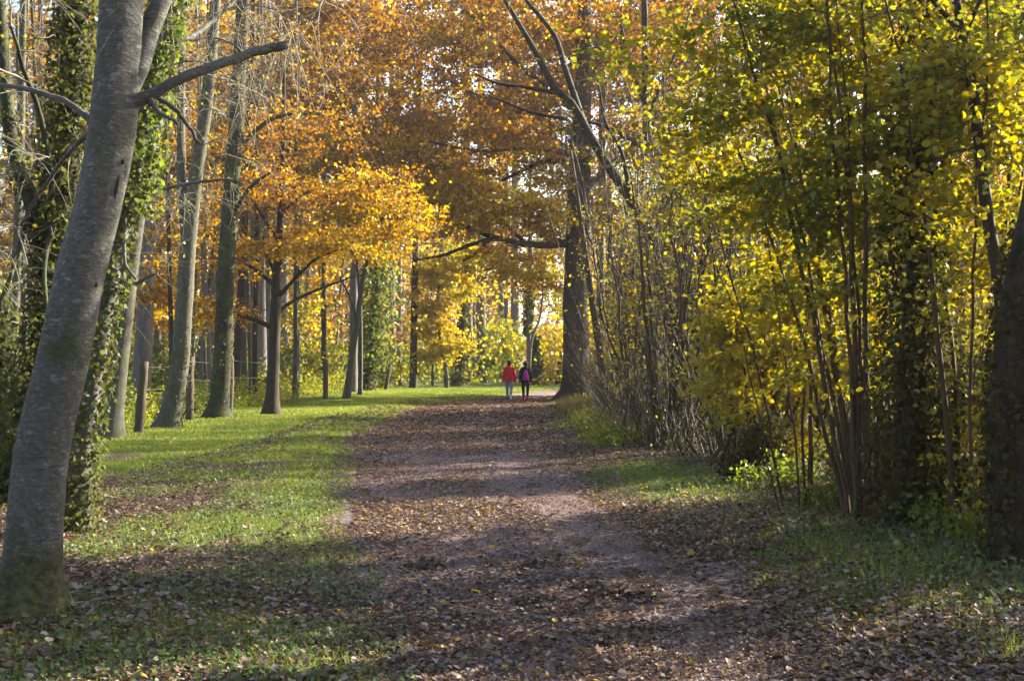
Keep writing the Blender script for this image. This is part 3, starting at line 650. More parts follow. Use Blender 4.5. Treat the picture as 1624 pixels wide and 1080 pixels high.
tree('young_oak', 'small dark oak with spreading low branches and golden leaves at the grass edge', 'tree', 39.4,
     [(430, 662, 30), (432, 620, 21), (436, 520, 18), (439, 440, 15), (444, 360, 12), (448, 280, 9), (450, 200, 7)], 'bark_dark', top=11.5, nseg=12, fl=.3,
     limbs=[[(435, 520, 9), (405, 508, 7, -.2), (370, 497, 6, -.4), (335, 498, 4, -.5), (300, 497, 3, -.6)], [(438, 455, 9), (410, 430, 7, .2), (385, 414, 5, .4), (368, 405, 3, .5)],
            [(440, 472, 8), (470, 440, 6, -.2), (500, 412, 5, -.4), (535, 398, 3, -.6)], [(437, 508, 8), (453, 485, 6, .2), (490, 465, 5, .5), (530, 450, 4, .8), (560, 440, 2, 1)],
            [(443, 385, 7), (420, 350, 5, -.3), (395, 310, 4, -.5), (370, 290, 3, -.7)], [(446, 340, 6), (480, 310, 5, .3), (520, 290, 3, .6)], [(440, 440, 7), (420, 400, 5, -.5), (415, 370, 4, -.8)]],
     blobs=[(335, 500, 70, 20, 38.5, 2.2, 16, 0.20, 0.84), (270, 455, 45, 50, 39, 2.2, 14, 0.25, 0.84), (385, 410, 60, 35, 39, 2.4, 14, 0.30, 0.84), (480, 390, 100, 24, 39, 2.6, 26, 0.30, 0.89), (565, 395, 70, 28, 38.5, 2.5, 22, 0.45, 0.94),
            (420, 310, 120, 30, 39, 3, 26, 0.10, 0.69), (540, 300, 130, 28, 39, 3, 28, 0.20, 0.79), (390, 225, 120, 34, 39, 3, 18, 0.15, 0.74), (500, 205, 120, 34, 39, 3, 18, 0.20, 0.74), (300, 350, 60, 60, 39.5, 2.5, 18, 0.20, 0.74), (640, 350, 60, 30, 39, 2.4, 18, 0.40, 0.94), (600, 300, 60, 30, 39, 2.4, 12, 0.30, 0.84)],
     crown_kw=dict(lsize=.115, twl=.95, ntw=8, nlf=10, flat=.16, minh=.3, limbr=.009, twr=.006))

# ------------------------------------------------------------------ the big oak over the path
tree('oak_tree', 'huge oak at the path bend, its long bough and orange crown arching over the walkers', 'tree', 54,
     [(914, 640, 60), (914, 622, 49), (913, 560, 42), (914, 450, 39), (917, 350, 37), (920, 260, 33), (924, 150, 28), (926, 50, 22), (928, -60, 18)], 'bark_oak', top=23, nseg=24, fl=.30, flh=.7, rough=.03, roots=.4,
     limbs=[[(912, 384, 17), (896, 386, 14), (860, 389, 11, -.5), (820, 385, 10, -1), (790, 378, 9, -1.3), (760, 384, 7, -1.6), (730, 394, 6, -2), (700, 405, 5, -2.2), (655, 413, 3, -2.5)],
            [(800, 380, 9, -1.2), (770, 373, 7, -1), (748, 362, 5, -.8), (722, 350, 4, -.6)], [(775, 381, 6, -1.4), (757, 400, 5, -1.6), (735, 415, 3, -1.8)], [(835, 387, 6, -.8), (800, 355, 5, -.4), (780, 335, 3, 0)],
            [(920, 270, 14), (890, 257, 10, .5), (860, 258, 8, 1), (835, 268, 6, 1.4), (795, 288, 4, 2)], [(919, 310, 13), (955, 275, 10, -.5), (1000, 235, 8, -1), (1045, 185, 5, -1.5)],
            [(923, 190, 13), (880, 145, 9, -1), (830, 110, 7, -2), (780, 60, 5, -3), (735, 15, 4, -4)], [(924, 130, 11), (980, 60, 8, 1), (1035, 5, 6, 2)], [(922, 220, 11), (870, 195, 8, 1), (800, 168, 6, 2), (735, 142, 4, 3)],
            [(921, 250, 9), (850, 235, 7, -2), (760, 240, 5, -4), (680, 225, 4, -5.5)]],
     blobs=[(855, 345, 60, 45, 54, 3.5, 30, 0.63, 0.94), (560, 340, 80, 30, 48, 4, 26, 0.38, 0.92), (680, 300, 120, 40, 50, 4, 34, 0.28, 0.89), (740, 335, 105, 42, 52, 4, 44, 0.49, 0.94), (625, 345, 100, 42, 50.5, 4, 44, 0.49, 0.94), (560, 265, 110, 55, 51, 5, 42, 0.24, 0.80), (700, 230, 140, 55, 52, 6, 58, 0.14, 0.70), (850, 200, 100, 70, 54, 6, 46, 0.14, 0.70),
            (620, 110, 140, 85, 52, 6, 56, 0.14, 0.70), (790, 60, 130, 75, 53, 6, 50, 0.14, 0.70), (980, 90, 110, 90, 55, 5, 52, 0.12, 0.60), (1020, 230, 80, 70, 55, 4, 26, 0.14, 0.70), (900, 20, 90, 60, 55, 5, 30, 0.14, 0.65), (880, 280, 80, 40, 56, 4, 22, 0.34, 0.94), (960, 330, 60, 50, 57, 3, 14, 0.54, 0.94), (1090, 60, 80, 80, 56, 4, 26, 0.14, 0.70), (850, 440, 40, 45, 56, 3, 12, 0.63, 0.94), (780, 420, 60, 22, 53, 3, 12, 0.54, 0.94)],
     crown_kw=dict(lsize=.155, twl=1.2, ntw=9, nlf=12, flat=.30, minh=.3, limbr=.010, twr=.008))

# slim trees crowding the wood beyond the wire, alike in every way
for k in range(26):
    d = rng.uniform(34, 66); px = rng.uniform(-30, 545); w = rng.uniform(.10, .24) * F / d; ln = rng.normal() * 14
    if px > 300 and d < 45: d += 14
    by = HY + EYE * F / d
    if (px - CX) * d / F > fx(d) - .6: px = CX + (fx(d) - .8 - rng.random() * 3) * F / d
    side_tree('slim bare woodland tree, one of many crowded behind the wire fence', d, [(px, by, w * 1.15), (px + ln * .2, by - 100, w), (px + ln * .6, 380, w * .85), (px + ln, 180, w * .7), (px + ln * 1.3, 0, w * .55)], ['bark_moss', 'bark_pale', 'bark_dark', 'bark_far'][k % 4], 15,
              [(px + ln * .6, 330, 55, 120, d, 2.4, 12, .3, .95), (px + ln, 120, 75, 110, d, 2.6, 14, .2, .8)], name='slim_tree', group='slim trees behind the wire fence', leaf='oak_leaf', ck=dict(nlf=4, lsize=.13, keep=.75, twl=1.0, flat=.45))
# ------------------------------------------------------------------ thicket and hazels beside the path
tree('thicket_tree', 'dark trunk rising from the thicket and leaning far over towards the path', 'tree', 29,
     [(1078, 697, 22), (1073, 600, 20), (1062, 490, 18), (1040, 389, 17), (993, 307, 15), (943, 229, 14), (908, 165, 12), (878, 138, 11), (853, 89, 10), (805, 8, 7), (780, -40, 7)], 'bark_dark', nseg=12,
     limbs=[[(930, 210, 13), (900, 120, 10, .2), (880, 55, 8, .4), (836, 0, 6, .6), (815, -40, 4, .8)], [(890, 150, 7), (840, 140, 6, -.2), (790, 132, 5, -.4), (755, 118, 3, -.6)], [(900, 190, 7), (850, 180, 5, .3), (805, 164, 4, .5), (770, 150, 2, .6)], [(1000, 318, 8), (985, 240, 6, -.2), (960, 190, 4, -.3), (950, 120, 3, -.4)]],
     blobs=[(820, 60, 90, 70, 29, 1.6, 10, .4, .9), (960, 200, 90, 90, 29, 1.6, 14, .4, .9), (1060, 330, 70, 80, 29, 1.6, 12, .5, .9)], leaf='hazel_leaf', crown_kw=dict(nlf=2, twl=.7, ntw=6, lsize=.085, keep=.45, twr=.006, limbr=.007, minh=.3))
tree('thicket_tree', 'dark trunk with a crooked elbow where a heavy bough arches sideways', 'tree', 33,
     [(1092, 680, 22), (1086, 520, 20), (1084, 400, 18), (1079, 310, 17), (1062, 265, 15), (1030, 228, 13), (1024, 150, 12), (1023, 40, 10), (1020, -50, 8)], 'bark_dark', nseg=12, top=12,
     limbs=[[(1075, 290, 13), (1050, 250, 11), (1010, 226, 9, -.2), (965, 202, 7, -.4), (925, 190, 4, -.5)], [(1026, 200, 8), (1050, 130, 6, .3), (1080, 70, 5, .5), (1100, 10, 4, .7)], [(1024, 170, 7), (1000, 100, 5, -.3), (985, 40, 4, -.5)]],
     blobs=[(1040, 120, 100, 100, 33, 2, 18, .3, .8), (1110, 330, 70, 100, 33, 2, 16, .5, .95)], leaf='oak_leaf', crown_kw=dict(nlf=5, twl=.8, ntw=7, lsize=.11, keep=.7, limbr=.007, flat=.5))
tree('thicket_tree', 'slim trunk with a sunlit edge leaning out of the dry grass beside the huge oak', 'tree', 36.6,
     [(966, 668, 14), (957, 600, 12), (948, 535, 12), (938, 470, 10), (925, 380, 9), (914, 300, 6), (905, 240, 4)], 'bark_hazel', nseg=8,
     blobs=[(930, 400, 30, 80, 36.5, 1.2, 12, .6, 1), (955, 520, 30, 60, 36.5, 1, 10, .5, .9)], leaf='hazel_leaf', crown_kw=dict(nlf=4, twl=.5, ntw=6, lsize=.08, keep=.6, limbr=.005))
shrub('hazel_bush', 'dark many-stemmed hazel with a thick elbowed stem at the edge of the bare thicket', 'hazel', 1046, 23.8, 7, 5.4, 1.1, r=.05, base_r=.3,
      blobs=[(1040, 420, 80, 120, 23.8, 1.2, 24, .5, 1), (1090, 560, 50, 80, 24, 1, 12, .5, 1)], crown_kw=dict(nlf=4, twl=.45, ntw=6, lsize=.075, keep=.55, limbr=.006))

# thin bare stems of the thicket, each one a sapling
def sapling_proto():
    root = empty('sapling', (0, 0, 0)); tag(root, 'thin bare sapling with a few yellow leaves crowded in the sunlit thicket', 'sapling', 'bare saplings of the thicket')
    return root
protos = []
for k in range(6):
    r = sapling_proto(); n = int(rng.integers(1, 4)); t = np.linspace(0, 1, 16)[:, None]; tr = []; g = Geo()
    for j in range(n):
        H = rng.uniform(4.2, 6.5); P = np.array([rng.normal() * .06, rng.normal() * .06, -.1]) + t * np.array([rng.normal() * .55 + .1, rng.normal() * .8, H]) + np.cumsum(rng.normal(size=(16, 3)) * .07, 0) * (t > 0)
        R = rng.uniform(.014, .03) * (1 - .8 * t[:, 0]); tubes(g, P, R, 6, .5, 0, .05); tr.append((P, R))
        B, BR = fork_fill(g, P, R, 18, 1.2, .009, up=.9); [fork_fill(g, B[q], BR[q], 4, .5, .005, up=.7, nseg=3, K=4) for q in range(0, 18, 2)]
    g.build('stem', M['bark_dark' if k % 2 else 'bark_hazel'], r)
    g = Geo(); bl = [(np.array([-.1, 0, z]), np.array([.5, .5, .8]), 7, .4, 1) for z in (1.8, 3.4, 4.8)]
    for c, rad, m, lo, hi in bl:
        pos = c + rng.normal(size=(m * 5, 3)) * rad * .8; leaves(g, pos, .07, rng.uniform(lo, hi, len(pos)), .6, None, False, 1)
    g.build('foliage', [M['twig'], M['hazel_leaf']], r); protos.append(r)
spots = []
for k in range(96):
    d = rng.uniform(20, 46); x = max(pr(d) + 1.5, .068 * d + .45 * (d > 30)) + abs(rng.normal()) * 1.7 + (rng.random() < .3) * rng.uniform(1, 4) + (.9 if d < 24 else 0); spots.append((x, d))
for k, (x, d) in enumerate(spots):
    o = protos[k] if k < len(protos) else protos[k % 6].copy()
    if k >= len(protos):
        COL.objects.link(o)
        for ch in protos[k % 6].children:
            c = ch.copy(); COL.objects.link(c); c.parent = o
    o.location = (x, d, float(hgt(x, d))); o.rotation_euler = (0, 0, rng.uniform(-.6, .6)); s = rng.uniform(.75, 1.5); o.scale = (s, s, s)

n = 3400; d = rng.uniform(19.5, 50, n); x = np.maximum(pr(d) + 1.2, .066 * d) + np.abs(rng.normal(size=n)) * 1.9 + (d < 23) * .6
H = rng.uniform(.5, 3.4, n) * rng.uniform(.5, 1.2, n); t = np.linspace(0, 1, 6)[None, :, None]
S = np.stack([x, d, hgt(x, d) - .03], 1); P = S[:, None] + t * (np.stack([rng.normal(size=n) * .5 + .1, rng.normal(size=n) * .5, np.ones(n)], 1) * H[:, None])[:, None] + np.cumsum(rng.normal(size=(n, 6, 3)) * .07, 1) * (t > 0)
g = Geo(); tubes(g, P, (rng.uniform(.003, .0075, n) * (1 + (rng.random(n) < .12)))[:, None] * (1 - .7 * t[..., 0]), 3, rng.random(n) ** 1.3)
k = rng.random(n) < .22; pos = (P[k][:, 3:] + rng.normal(size=(k.sum(), 3, 3)) * .06).reshape(-1, 3); leaves(g, pos, .06, rng.uniform(.1, 1, len(pos)), .5, None, False, 1)
tag(g.build('brushwood', [M['brush'], M['hazel_leaf']]), 'dense dry brushwood and bramble stems filling the thicket beside the path', 'undergrowth', kind='stuff')

HZ = dict(lsize=.066, twl=.62, ntw=9, nlf=8, jit=.05, hexa=True, twr=.0035, limbr=.005, flat=.45, minh=.3, curve=.35, up=1.0)
shrub('hazel_bush', 'tall hazel with pale stems and big yellow-green leaves, in front of the ivy column', 'hazel', 1372, 12.4, 15, 6.2, 1.5, r=.033, K=18, base_r=.35, fan=(-.3, 0, 0),
      blobs=[(1300, 300, 110, 90, 12.4, .9, 46, 0.15, 0.72), (1400, 200, 130, 80, 12.2, 1.0, 46, 0.20, 0.72), (1340, 60, 150, 70, 12.3, 1.1, 44, 0.25, 0.77), (1330, 450, 90, 70, 12.6, .8, 22, 0.25, 0.82), (1300, 570, 60, 60, 12.8, .7, 10, 0.35, 0.87), (1430, 360, 70, 70, 12.2, .7, 17, 0.25, 0.77)], crown_kw=HZ)
shrub('hazel_bush', 'hazel whose long arching boughs of yellow leaves reach high out over the path', 'hazel', 1270, 14.0, 6, 6.6, 1.3, r=.02, K=18, fan=(-.9, -.6, 0),
      blobs=[(1150, 150, 100, 90, 12.8, .9, 23, 0.30, 0.82), (1050, 70, 90, 50, 12.4, .8, 7, 0.45, 0.87), (900, 80, 60, 30, 12.2, .4, 1, 0.55, 0.87), (1200, 330, 80, 80, 13.6, .8, 26, 0.25, 0.82), (1210, 20, 120, 60, 12.8, .9, 23, 0.30, 0.82), (1240, 470, 70, 70, 14, .8, 22, 0.45, 0.97), (1110, 260, 60, 60, 13.3, .7, 11, 0.40, 0.87)], crown_kw=HZ)
shrub('hazel_bush', 'hazel with loose drooping yellow leaves in front of the dark edge trunk', 'hazel', 1540, 11.4, 8, 5.4, 1.0, r=.026, K=18,
      blobs=[(1540, 200, 110, 90, 11.2, .8, 40, 0.25, 0.77), (1560, 60, 100, 70, 11.2, .8, 28, 0.25, 0.82), (1500, 330, 70, 60, 11.2, .6, 16, 0.35, 0.82), (1530, 460, 60, 60, 11.2, .5, 7, 0.45, 0.87), (1535, 720, 26, 75, 11.6, .25, 6, 0.55, 0.92), (1570, 400, 50, 60, 11.0, .5, 7, 0.35, 0.87)], crown_kw=HZ)
YZ = dict(lsize=.095, twl=.5, ntw=7, nlf=9, twr=.004, limbr=.006, flat=.4, minh=.12, curve=.35)
shrub('hazel_bush', 'glowing golden hazel bush lit from behind, next to the ivy-covered stump', 'hazel', 1215, 19.2, 12, 4.4, 1.4, r=.025,
      blobs=[(1180, 510, 65, 60, 19.2, 1.2, 34, .6, 1), (1240, 600, 70, 80, 19.4, 1.2, 38, .6, 1), (1160, 630, 50, 70, 19, 1, 22, .5, .95), (1270, 480, 60, 60, 19.5, 1, 22, .5, .95), (1250, 720, 50, 40, 19.6, 1, 14, .6, 1)], crown_kw=YZ)
shrub('hazel_bush', 'golden bush deep behind the pale hazel stems, low and bright', 'hazel', 1320, 21, 12, 4.2, 1.5, r=.022,
      blobs=[(1320, 600, 60, 80, 21, 1.3, 28, .6, 1), (1340, 480, 70, 70, 21.5, 1.3, 22, .5, 1), (1290, 730, 40, 40, 21, 1, 12, .6, 1)], crown_kw=YZ)
shrub('hazel_bush', 'yellow and green bush among the bare stems on the thicket edge', 'hazel', 1125, 26, 10, 4.2, 1.2, r=.02,
      blobs=[(1130, 480, 55, 70, 26, 1.3, 26, .6, 1), (1110, 600, 45, 70, 26, 1.2, 18, .5, .95), (1120, 330, 60, 60, 27, 1.3, 14, .6, 1), (1150, 400, 50, 50, 27, 1.3, 14, .6, 1)], crown_kw=dict(YZ, keep=.75))

shrub('hazel_bush', 'loose golden hazel growing up through the bare rods near the elbowed hazel', 'hazel', 1030, 31, 9, 5.2, 1.0, r=.018,
      blobs=[(1020, 470, 45, 70, 31, 1.2, 16, .6, 1), (1060, 380, 55, 60, 31, 1.2, 14, .6, 1), (990, 580, 30, 60, 32, 1, 10, .5, .95), (1065, 600, 35, 60, 30, 1, 10, .5, .95)], crown_kw=dict(YZ, keep=.6))
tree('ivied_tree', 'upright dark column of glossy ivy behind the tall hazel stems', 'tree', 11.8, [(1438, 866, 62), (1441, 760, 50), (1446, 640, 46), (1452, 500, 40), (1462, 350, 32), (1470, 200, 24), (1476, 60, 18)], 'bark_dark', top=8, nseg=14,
     ivies=[dict(mat='shaded_ivy_leaf', n=14250, size=0.043, t0=0, t1=.95, thick=.26, lo=.1, hi=.7)], blobs=[(1470, 150, 60, 80, 12, .6, 8, .3, .7)], leaf='hazel_leaf', crown_kw=dict(HZ, keep=.5))
tree('ivied_tree', 'thick dark brown trunk cut by the picture edge, ivy climbing its foot', 'tree', 9.7, [(1628, 918, 104), (1619, 800, 88), (1614, 640, 78), (1624, 500, 74), (1652, 330, 68), (1690, 150, 60), (1720, 0, 54)], 'bark_dark', top=12, nseg=28, K=50, rough=.015, roots=.3,
     ivies=[dict(mat='shaded_ivy_leaf', n=3230, size=0.047, t0=0, t1=.5, thick=.08, lo=0, hi=.6)], auto=[(8, 2.2, 24, .2, .8), (10.5, 2.0, 20, .2, .8)], leaf='hazel_leaf', crown_kw=dict(HZ, hexa=False))
tree('dark_sapling', 'slender dark stem with a sharp fork near the top, among yellow leaves', 'tree', 10.6, [(1594, 885, 22), (1591, 650, 21), (1586, 470, 20), (1569, 361, 19), (1556, 259, 18), (1541, 130, 16), (1524, 52, 14), (1512, -30, 11)], 'bark_dark', top=6.5, nseg=10,
     limbs=[[(1527, 66, 10), (1545, 30, 8), (1575, -6, 6, .1)], [(1525, 56, 9), (1500, 30, 8, -.1), (1468, 4, 6, -.2)], [(1552, 235, 7), (1500, 245, 5, -.2), (1460, 270, 4, -.3)]], blobs=[(1520, 120, 70, 70, 10.6, .5, 12, .3, .85)], leaf='hazel_leaf', crown_kw=HZ)
tree('ivied_stump', 'short leaning stump smothered in dark ivy beside the golden bush', 'stump', 17.2, [(1180, 772, 30), (1196, 735, 29), (1215, 692, 24), (1234, 655, 15)], 'bark_dark', nseg=10, ivies=[dict(mat='shaded_ivy_leaf', n=3230, size=0.054, t0=0, t1=1, thick=.24, lo=.0, hi=.6)])
for lab, px, d, h, s, bl in (('low dark bramble mound at the foot of the dark edge trunk', 1570, 10.6, .8, .5, [(1560, 860, 50, 50, 10.6, .4, 14, .0, .6), (1500, 840, 40, 40, 11.2, .4, 8, .1, .7)]),
                             ('low green bramble spreading below the golden bush', 1265, 16, .7, .6, [(1265, 765, 60, 28, 16, .6, 14, .0, .6), (1200, 785, 40, 15, 16.2, .4, 6, .1, .6)]),
                             ('patch of low green bramble between the two hazels', 1330, 13.6, .6, .5, [(1330, 800, 50, 30, 13.6, .5, 12, .0, .6)])):
    shrub('bramble_bush', lab, 'bramble', px, d, 8, h, s, bl, 'shrub_leaf', r=.006, K=8, crown_kw=dict(lsize=.06, twl=.3, ntw=7, nlf=8, twr=.003, limbr=.004, minh=.05, flat=.7))

# bushes added out of frame to shade this stretch of path
for (x, y, h, n) in ((6.3, 11.5, 3.8, 44), (7.8, 14.0, 4.4, 50), (9.6, 12.6, 5.0, 40), (8.6, 17.2, 4.9, 60), (11.4, 18.8, 6.0, 60), (14.4, 20.8, 7.2, 70), (9.2, 22.6, 5.6, 26), (12.2, 24.6, 6.8, 30), (6.4, 8.6, 4.6, 36), (8.8, 9.6, 5.4, 40)):
    px = CX + x * F / y; z = EYE
    cpy = HY - (h * .55 - EYE) * F / y
    shrub('hazel_bush', 'unseen leafy hazel bush added to shade the path, beyond the dark edge trunk', 'hazel', px, y, 9, h, 1.2, [(px, cpy, 1.5 * F / y, h * .42 * F / y, y, 1.5, n, .2, .8)], group='unseen hazel bushes added to shade the path', crown_kw=dict(lsize=.11, twl=.6, ntw=7, nlf=8, limbr=.007))

for lab, px, d, bl in (('tall dark bush added to deepen the shade behind the ivy column', 1500, 14.5, [(1500, 600, 70, 90, 14.5, .9, 34, 0, .45), (1470, 760, 70, 60, 14.2, .8, 22, 0, .4)]), ('dark bush added to deepen the shade beside the golden bush', 1390, 15.5, [(1400, 560, 60, 80, 15.5, .9, 24, 0, .5), (1380, 720, 60, 70, 15.3, .8, 24, 0, .4)]), ('dark bush added to deepen the shade at the dark edge trunk', 1600, 12.2, [(1600, 640, 60, 110, 12.4, .7, 24, 0, .45), (1580, 800, 50, 50, 12, .6, 14, 0, .4)])):  # dark bushes added to darken the gaps between these trunks
    shrub('shade_fill_bush', lab, 'bush', px, d, 7, 2.6, .7, bl, 'ivy_leaf', r=.012, K=9, crown_kw=dict(lsize=.07, twl=.45, ntw=8, nlf=10, twr=.004, limbr=.005, minh=.05, flat=.7))

n = 3600; d = 17 + 33 * rng.random(n) ** 2.6; x = np.maximum(pr(d) + .7, .05 * d) + np.abs(rng.normal(size=n)) * .9 + (d < 23) * 2.0; k = fbm(x * .8, d * .5, 2) > .46; x = x[k]; d = d[k]; n = len(x); per = 12
hh = np.repeat(rng.uniform(.08, .42, n), per); c = np.stack([x, d, hgt(x, d)], 1); pos = np.repeat(c, per, 0) + np.stack([rng.normal(size=n * per) * .16, rng.normal(size=n * per) * .16, rng.random(n * per) * hh + .02], 1)
g = Geo(); leaves(g, pos, .055, np.clip(np.repeat(fbm(x, d * .4, 2), per) + rng.normal(size=n * per) * .2, 0, 1), .8)
tag(g.build('hedge_weeds', M['shrub_leaf']), 'green nettles and weeds along the foot of the bare thicket', 'undergrowth', kind='stuff')

for k, (x, y) in enumerate(((12.2, 29.5), (13.6, 33.0), (11.2, 27.2), (15.5, 37.0), (16.5, 33.5), (18.5, 41.0), (14.0, 29.0))):  # slim trees added beside the frame so their trunks throw shadow stripes
    px = CX + x * F / y; w = rng.uniform(.20, .34) * F / y; by = HY + EYE * F / y; ln = rng.normal() * 20
    side_tree('slim straight tree added out of frame to stripe the verge with shade', y, [(px, by, w), (px + ln * .3, 450, w * .9), (px + ln * .6, 250, w * .8), (px + ln, 0, w * .65)], 'bark_dark', 15, [(px + ln, -60, 70, 70, y, 2, 12, .3, .9)], name='slim_tree', group='slim trees added to stripe the verge with shade', leaf='oak_leaf', ck=dict(nlf=6, lsize=.12, twl=.9))

n = 360; d = rng.uniform(23, 50, n); x = np.maximum(pr(d) + 1.6,   .074 * d + .3) + np.abs(rng.normal(size=n)) * 2.4; H = rng.uniform(3, 7.5, n); t = np.linspace(0, 1, 9)[None, :, None]
S = np.stack([x, d, hgt(x, d) - .05], 1); P = S[:, None] + t * (np.stack([rng.normal(size=n) * .16 + .06, rng.normal(size=n) * .2, np.ones(n)], 1) * H[:, None])[:, None] + np.cumsum(rng.normal(size=(n, 9, 3)) * .08, 1) * (t > 0)
R = rng.uniform(.006, .015, n)[:, None] * (1 - .75 * t[..., 0]); g = Geo(); tubes(g, P, R, 4, rng.random(n) ** 1.2)
i = rng.integers(3, 8, (n, 7)); B0 = P[np.arange(n)[:, None], i].reshape(-1, 3); k = np.linspace(0, 1, 4)[None, :, None]; L = rng.uniform(.3, 1.1, (n * 7, 1, 1)); dr = unit(rng.normal(size=(n * 7, 3)) * [1, 1, .4] + [0, 0, .6])
tubes(g, B0[:, None] + dr[:, None] * L * k + rng.normal(size=(n * 7, 1, 3)) * .15 * L * k * k, .005 * (1 - .7 * k[..., 0]) * np.ones((n * 7, 1)), 3, np.repeat(rng.random(n) ** 1.2, 7))
tag(g.build('tall_brushwood', M['brush']), 'tall thin brown rods and twigs packed upright through the thicket', 'undergrowth', kind='stuff')
# ------------------------------------------------------------------ fence along the verge
def post(px, py, top, w, label, lean=0.0):
    d = gd(py); b = W(px, py, d); z = float(hgt(b[0], b[1])); h = (py - top) * d / F; r = w * d / F / 2
    K = 10; t = np.linspace(0, 1, K)[:, None]
    P = np.array([b[0], b[1], z - .12]) + t * np.array([lean * d / F, 0, h + .12]) + np.cumsum(rng.normal(size=(K, 3)) * .006, 0)
    R = r * (1.12 - .18 * t[:, 0]) * (1 + .04 * rng.normal(size=K))
    g = Geo(); tubes(g, P, R, 9, .5, 0, .06, cap=True)
    o = g.build('fence_post', M['post'], None, (b[0], b[1], z), smooth=True); tag(o, label, 'fence post', 'rough posts of the wire fence')
    return P[-1]
posts = [(219, 695, 581, 14, 'crooked grey fence post between the brown-stained tree and the forked tree', 8), (300, 672, 572, 12, 'weathered fence post standing just beside the foot of the forked tree', 2),
         (364, 664, 569, 10, 'fence post half hidden by the dark mossy trunk', 2), (467, 636, 572, 8, 'fence post beside the small dark oak', 1), (516, 638, 574, 8, 'pale fence post standing alone in bright grass, past the small oak', 0),
         (586, 622, 574, 6, 'straight brown fence post next to the tilted one', 0), (611, 620, 580, 6, 'tilted fence post leaning hard over', 8), (634, 614, 573, 5, 'grey fence post before the thin straight trunk', 0), (686, 613, 576, 5, 'dark short fence post before the golden maple', 0),
         (706, 614, 576, 5, 'fence post touching the stem of the golden maple', 0), (755, 602, 574, 5, 'small fence post below the bright-edged pole trunk', 1), (785, 599, 577, 4, 'distant fence post just beside the red-jacketed walker', -1), (863, 599, 576, 4, 'distant fence post past the walker with the backpack', 0)]
tops = [post(*p) for p in posts]
g = Geo()
for k in (.12, .62):
    for a, b in zip(tops[:-1], tops[1:]):
        if np.linalg.norm(a - b) > 45: continue
        t = np.linspace(0, 1, 9)[:, None]; P = a + (b - a) * t - np.array([0, 0, k]) - np.array([0, 0, .06]) * (4 * t * (1 - t)); P[:, 0] += .06
        tubes(g, P, np.full(9, .0035), 4)
tag(g.build('fence_wire', M['wire']), 'thin wire strung between the rough fence posts along the verge', 'wire')
P = np.array([W(282, 660, 33.5), W(296, 651, 33.3), W(304, 641, 33.4), W(306, 634, 33.5)]); P[0, 2] = hgt(P[0, 0], P[0, 1])
g = Geo(); tubes(g, smooth_path(P, 12), np.linspace(.035, .018, 12), 8, .5, 0, .05, cap=True); tubes(g, smooth_path(np.array([P[1], P[1] + [.3, -.1, .05], P[1] + [.55, -.2, .0]]), 6), np.linspace(.015, .006, 6), 6, .5, 0)
tag(g.build('fallen_branch', M['bark_pale'], None, tuple(P[0])), 'pale broken branch propped up out of the grass by a fence post', 'branch')
P = np.array([[-3.9, 8.0, 0], [-3.3, 7.75, 0], [-2.85, 8.0, 0], [-2.55, 8.4, 0]]); P[:, 2] = hgt(P[:, 0], P[:, 1]) + .03
g = Geo(); tubes(g, smooth_path(P, 14), np.linspace(.02, .008, 14), 7, .5, 0, .05, cap=True)
tag(g.build('fallen_stick', M['bark_pale'], None, tuple(P[0])), 'pale curved stick lying at the foot of the big grey trunk', 'stick')
for (px, py, s, lab) in ((945, 940, .13, 'dark clod of mud and leaves on the path, the first of three in line'), (972, 948, .10, 'small dark clod on the bare wheel track'), (850, 905, .10, 'flat clod of trodden leaves in the path middle'), (672, 905, .12, 'clod of leaf mould near the grassy path edge'), (1020, 955, .08, 'smallest clod of mud on the bare track')):
    d = gd(py); b = W(px, py, d); b[2] = hgt(b[0], b[1])
    th = np.linspace(0, 1, 9)[:, None]; ph = np.linspace(0, 2 * np.pi, 20, endpoint=False)[None]
    rr = s * np.sqrt(np.clip(1 - th ** 1.6, 0, 1)) * (1 + .35 * (fbm(np.cos(ph) * 2 + px, np.sin(ph) * 2 + th * 3, 3) - .5) * 2)
    v = np.stack([b[0] + rr * np.cos(ph) * 1.4, b[1] + rr * np.sin(ph), b[2] + .02 + .5 * s * th + 0 * ph], -1); i = np.arange(180).reshape(9, 20)
    q = np.stack([i[:-1], np.roll(i[:-1], -1, 1), np.roll(i[1:], -1, 1), i[1:]], -1).reshape(-1, 4)
    g = Geo(); g.add(v.reshape(-1, 3) + rng.normal(size=(180, 3)) * .006, q, None, .2); leaves(g, b + np.stack([rng.uniform(-1, 1, 60) * s * 1.1, rng.uniform(-1, 1, 60) * s * .8, rng.random(60) * s * .4 + .03], 1), .05, rng.uniform(0, .7, 60), .8, None, True, 1)
    tag(g.build('mud_clod', [M['mud'], M['litter']], None, tuple(b)), lab, 'clod', 'clods of mud and leaves on the path')

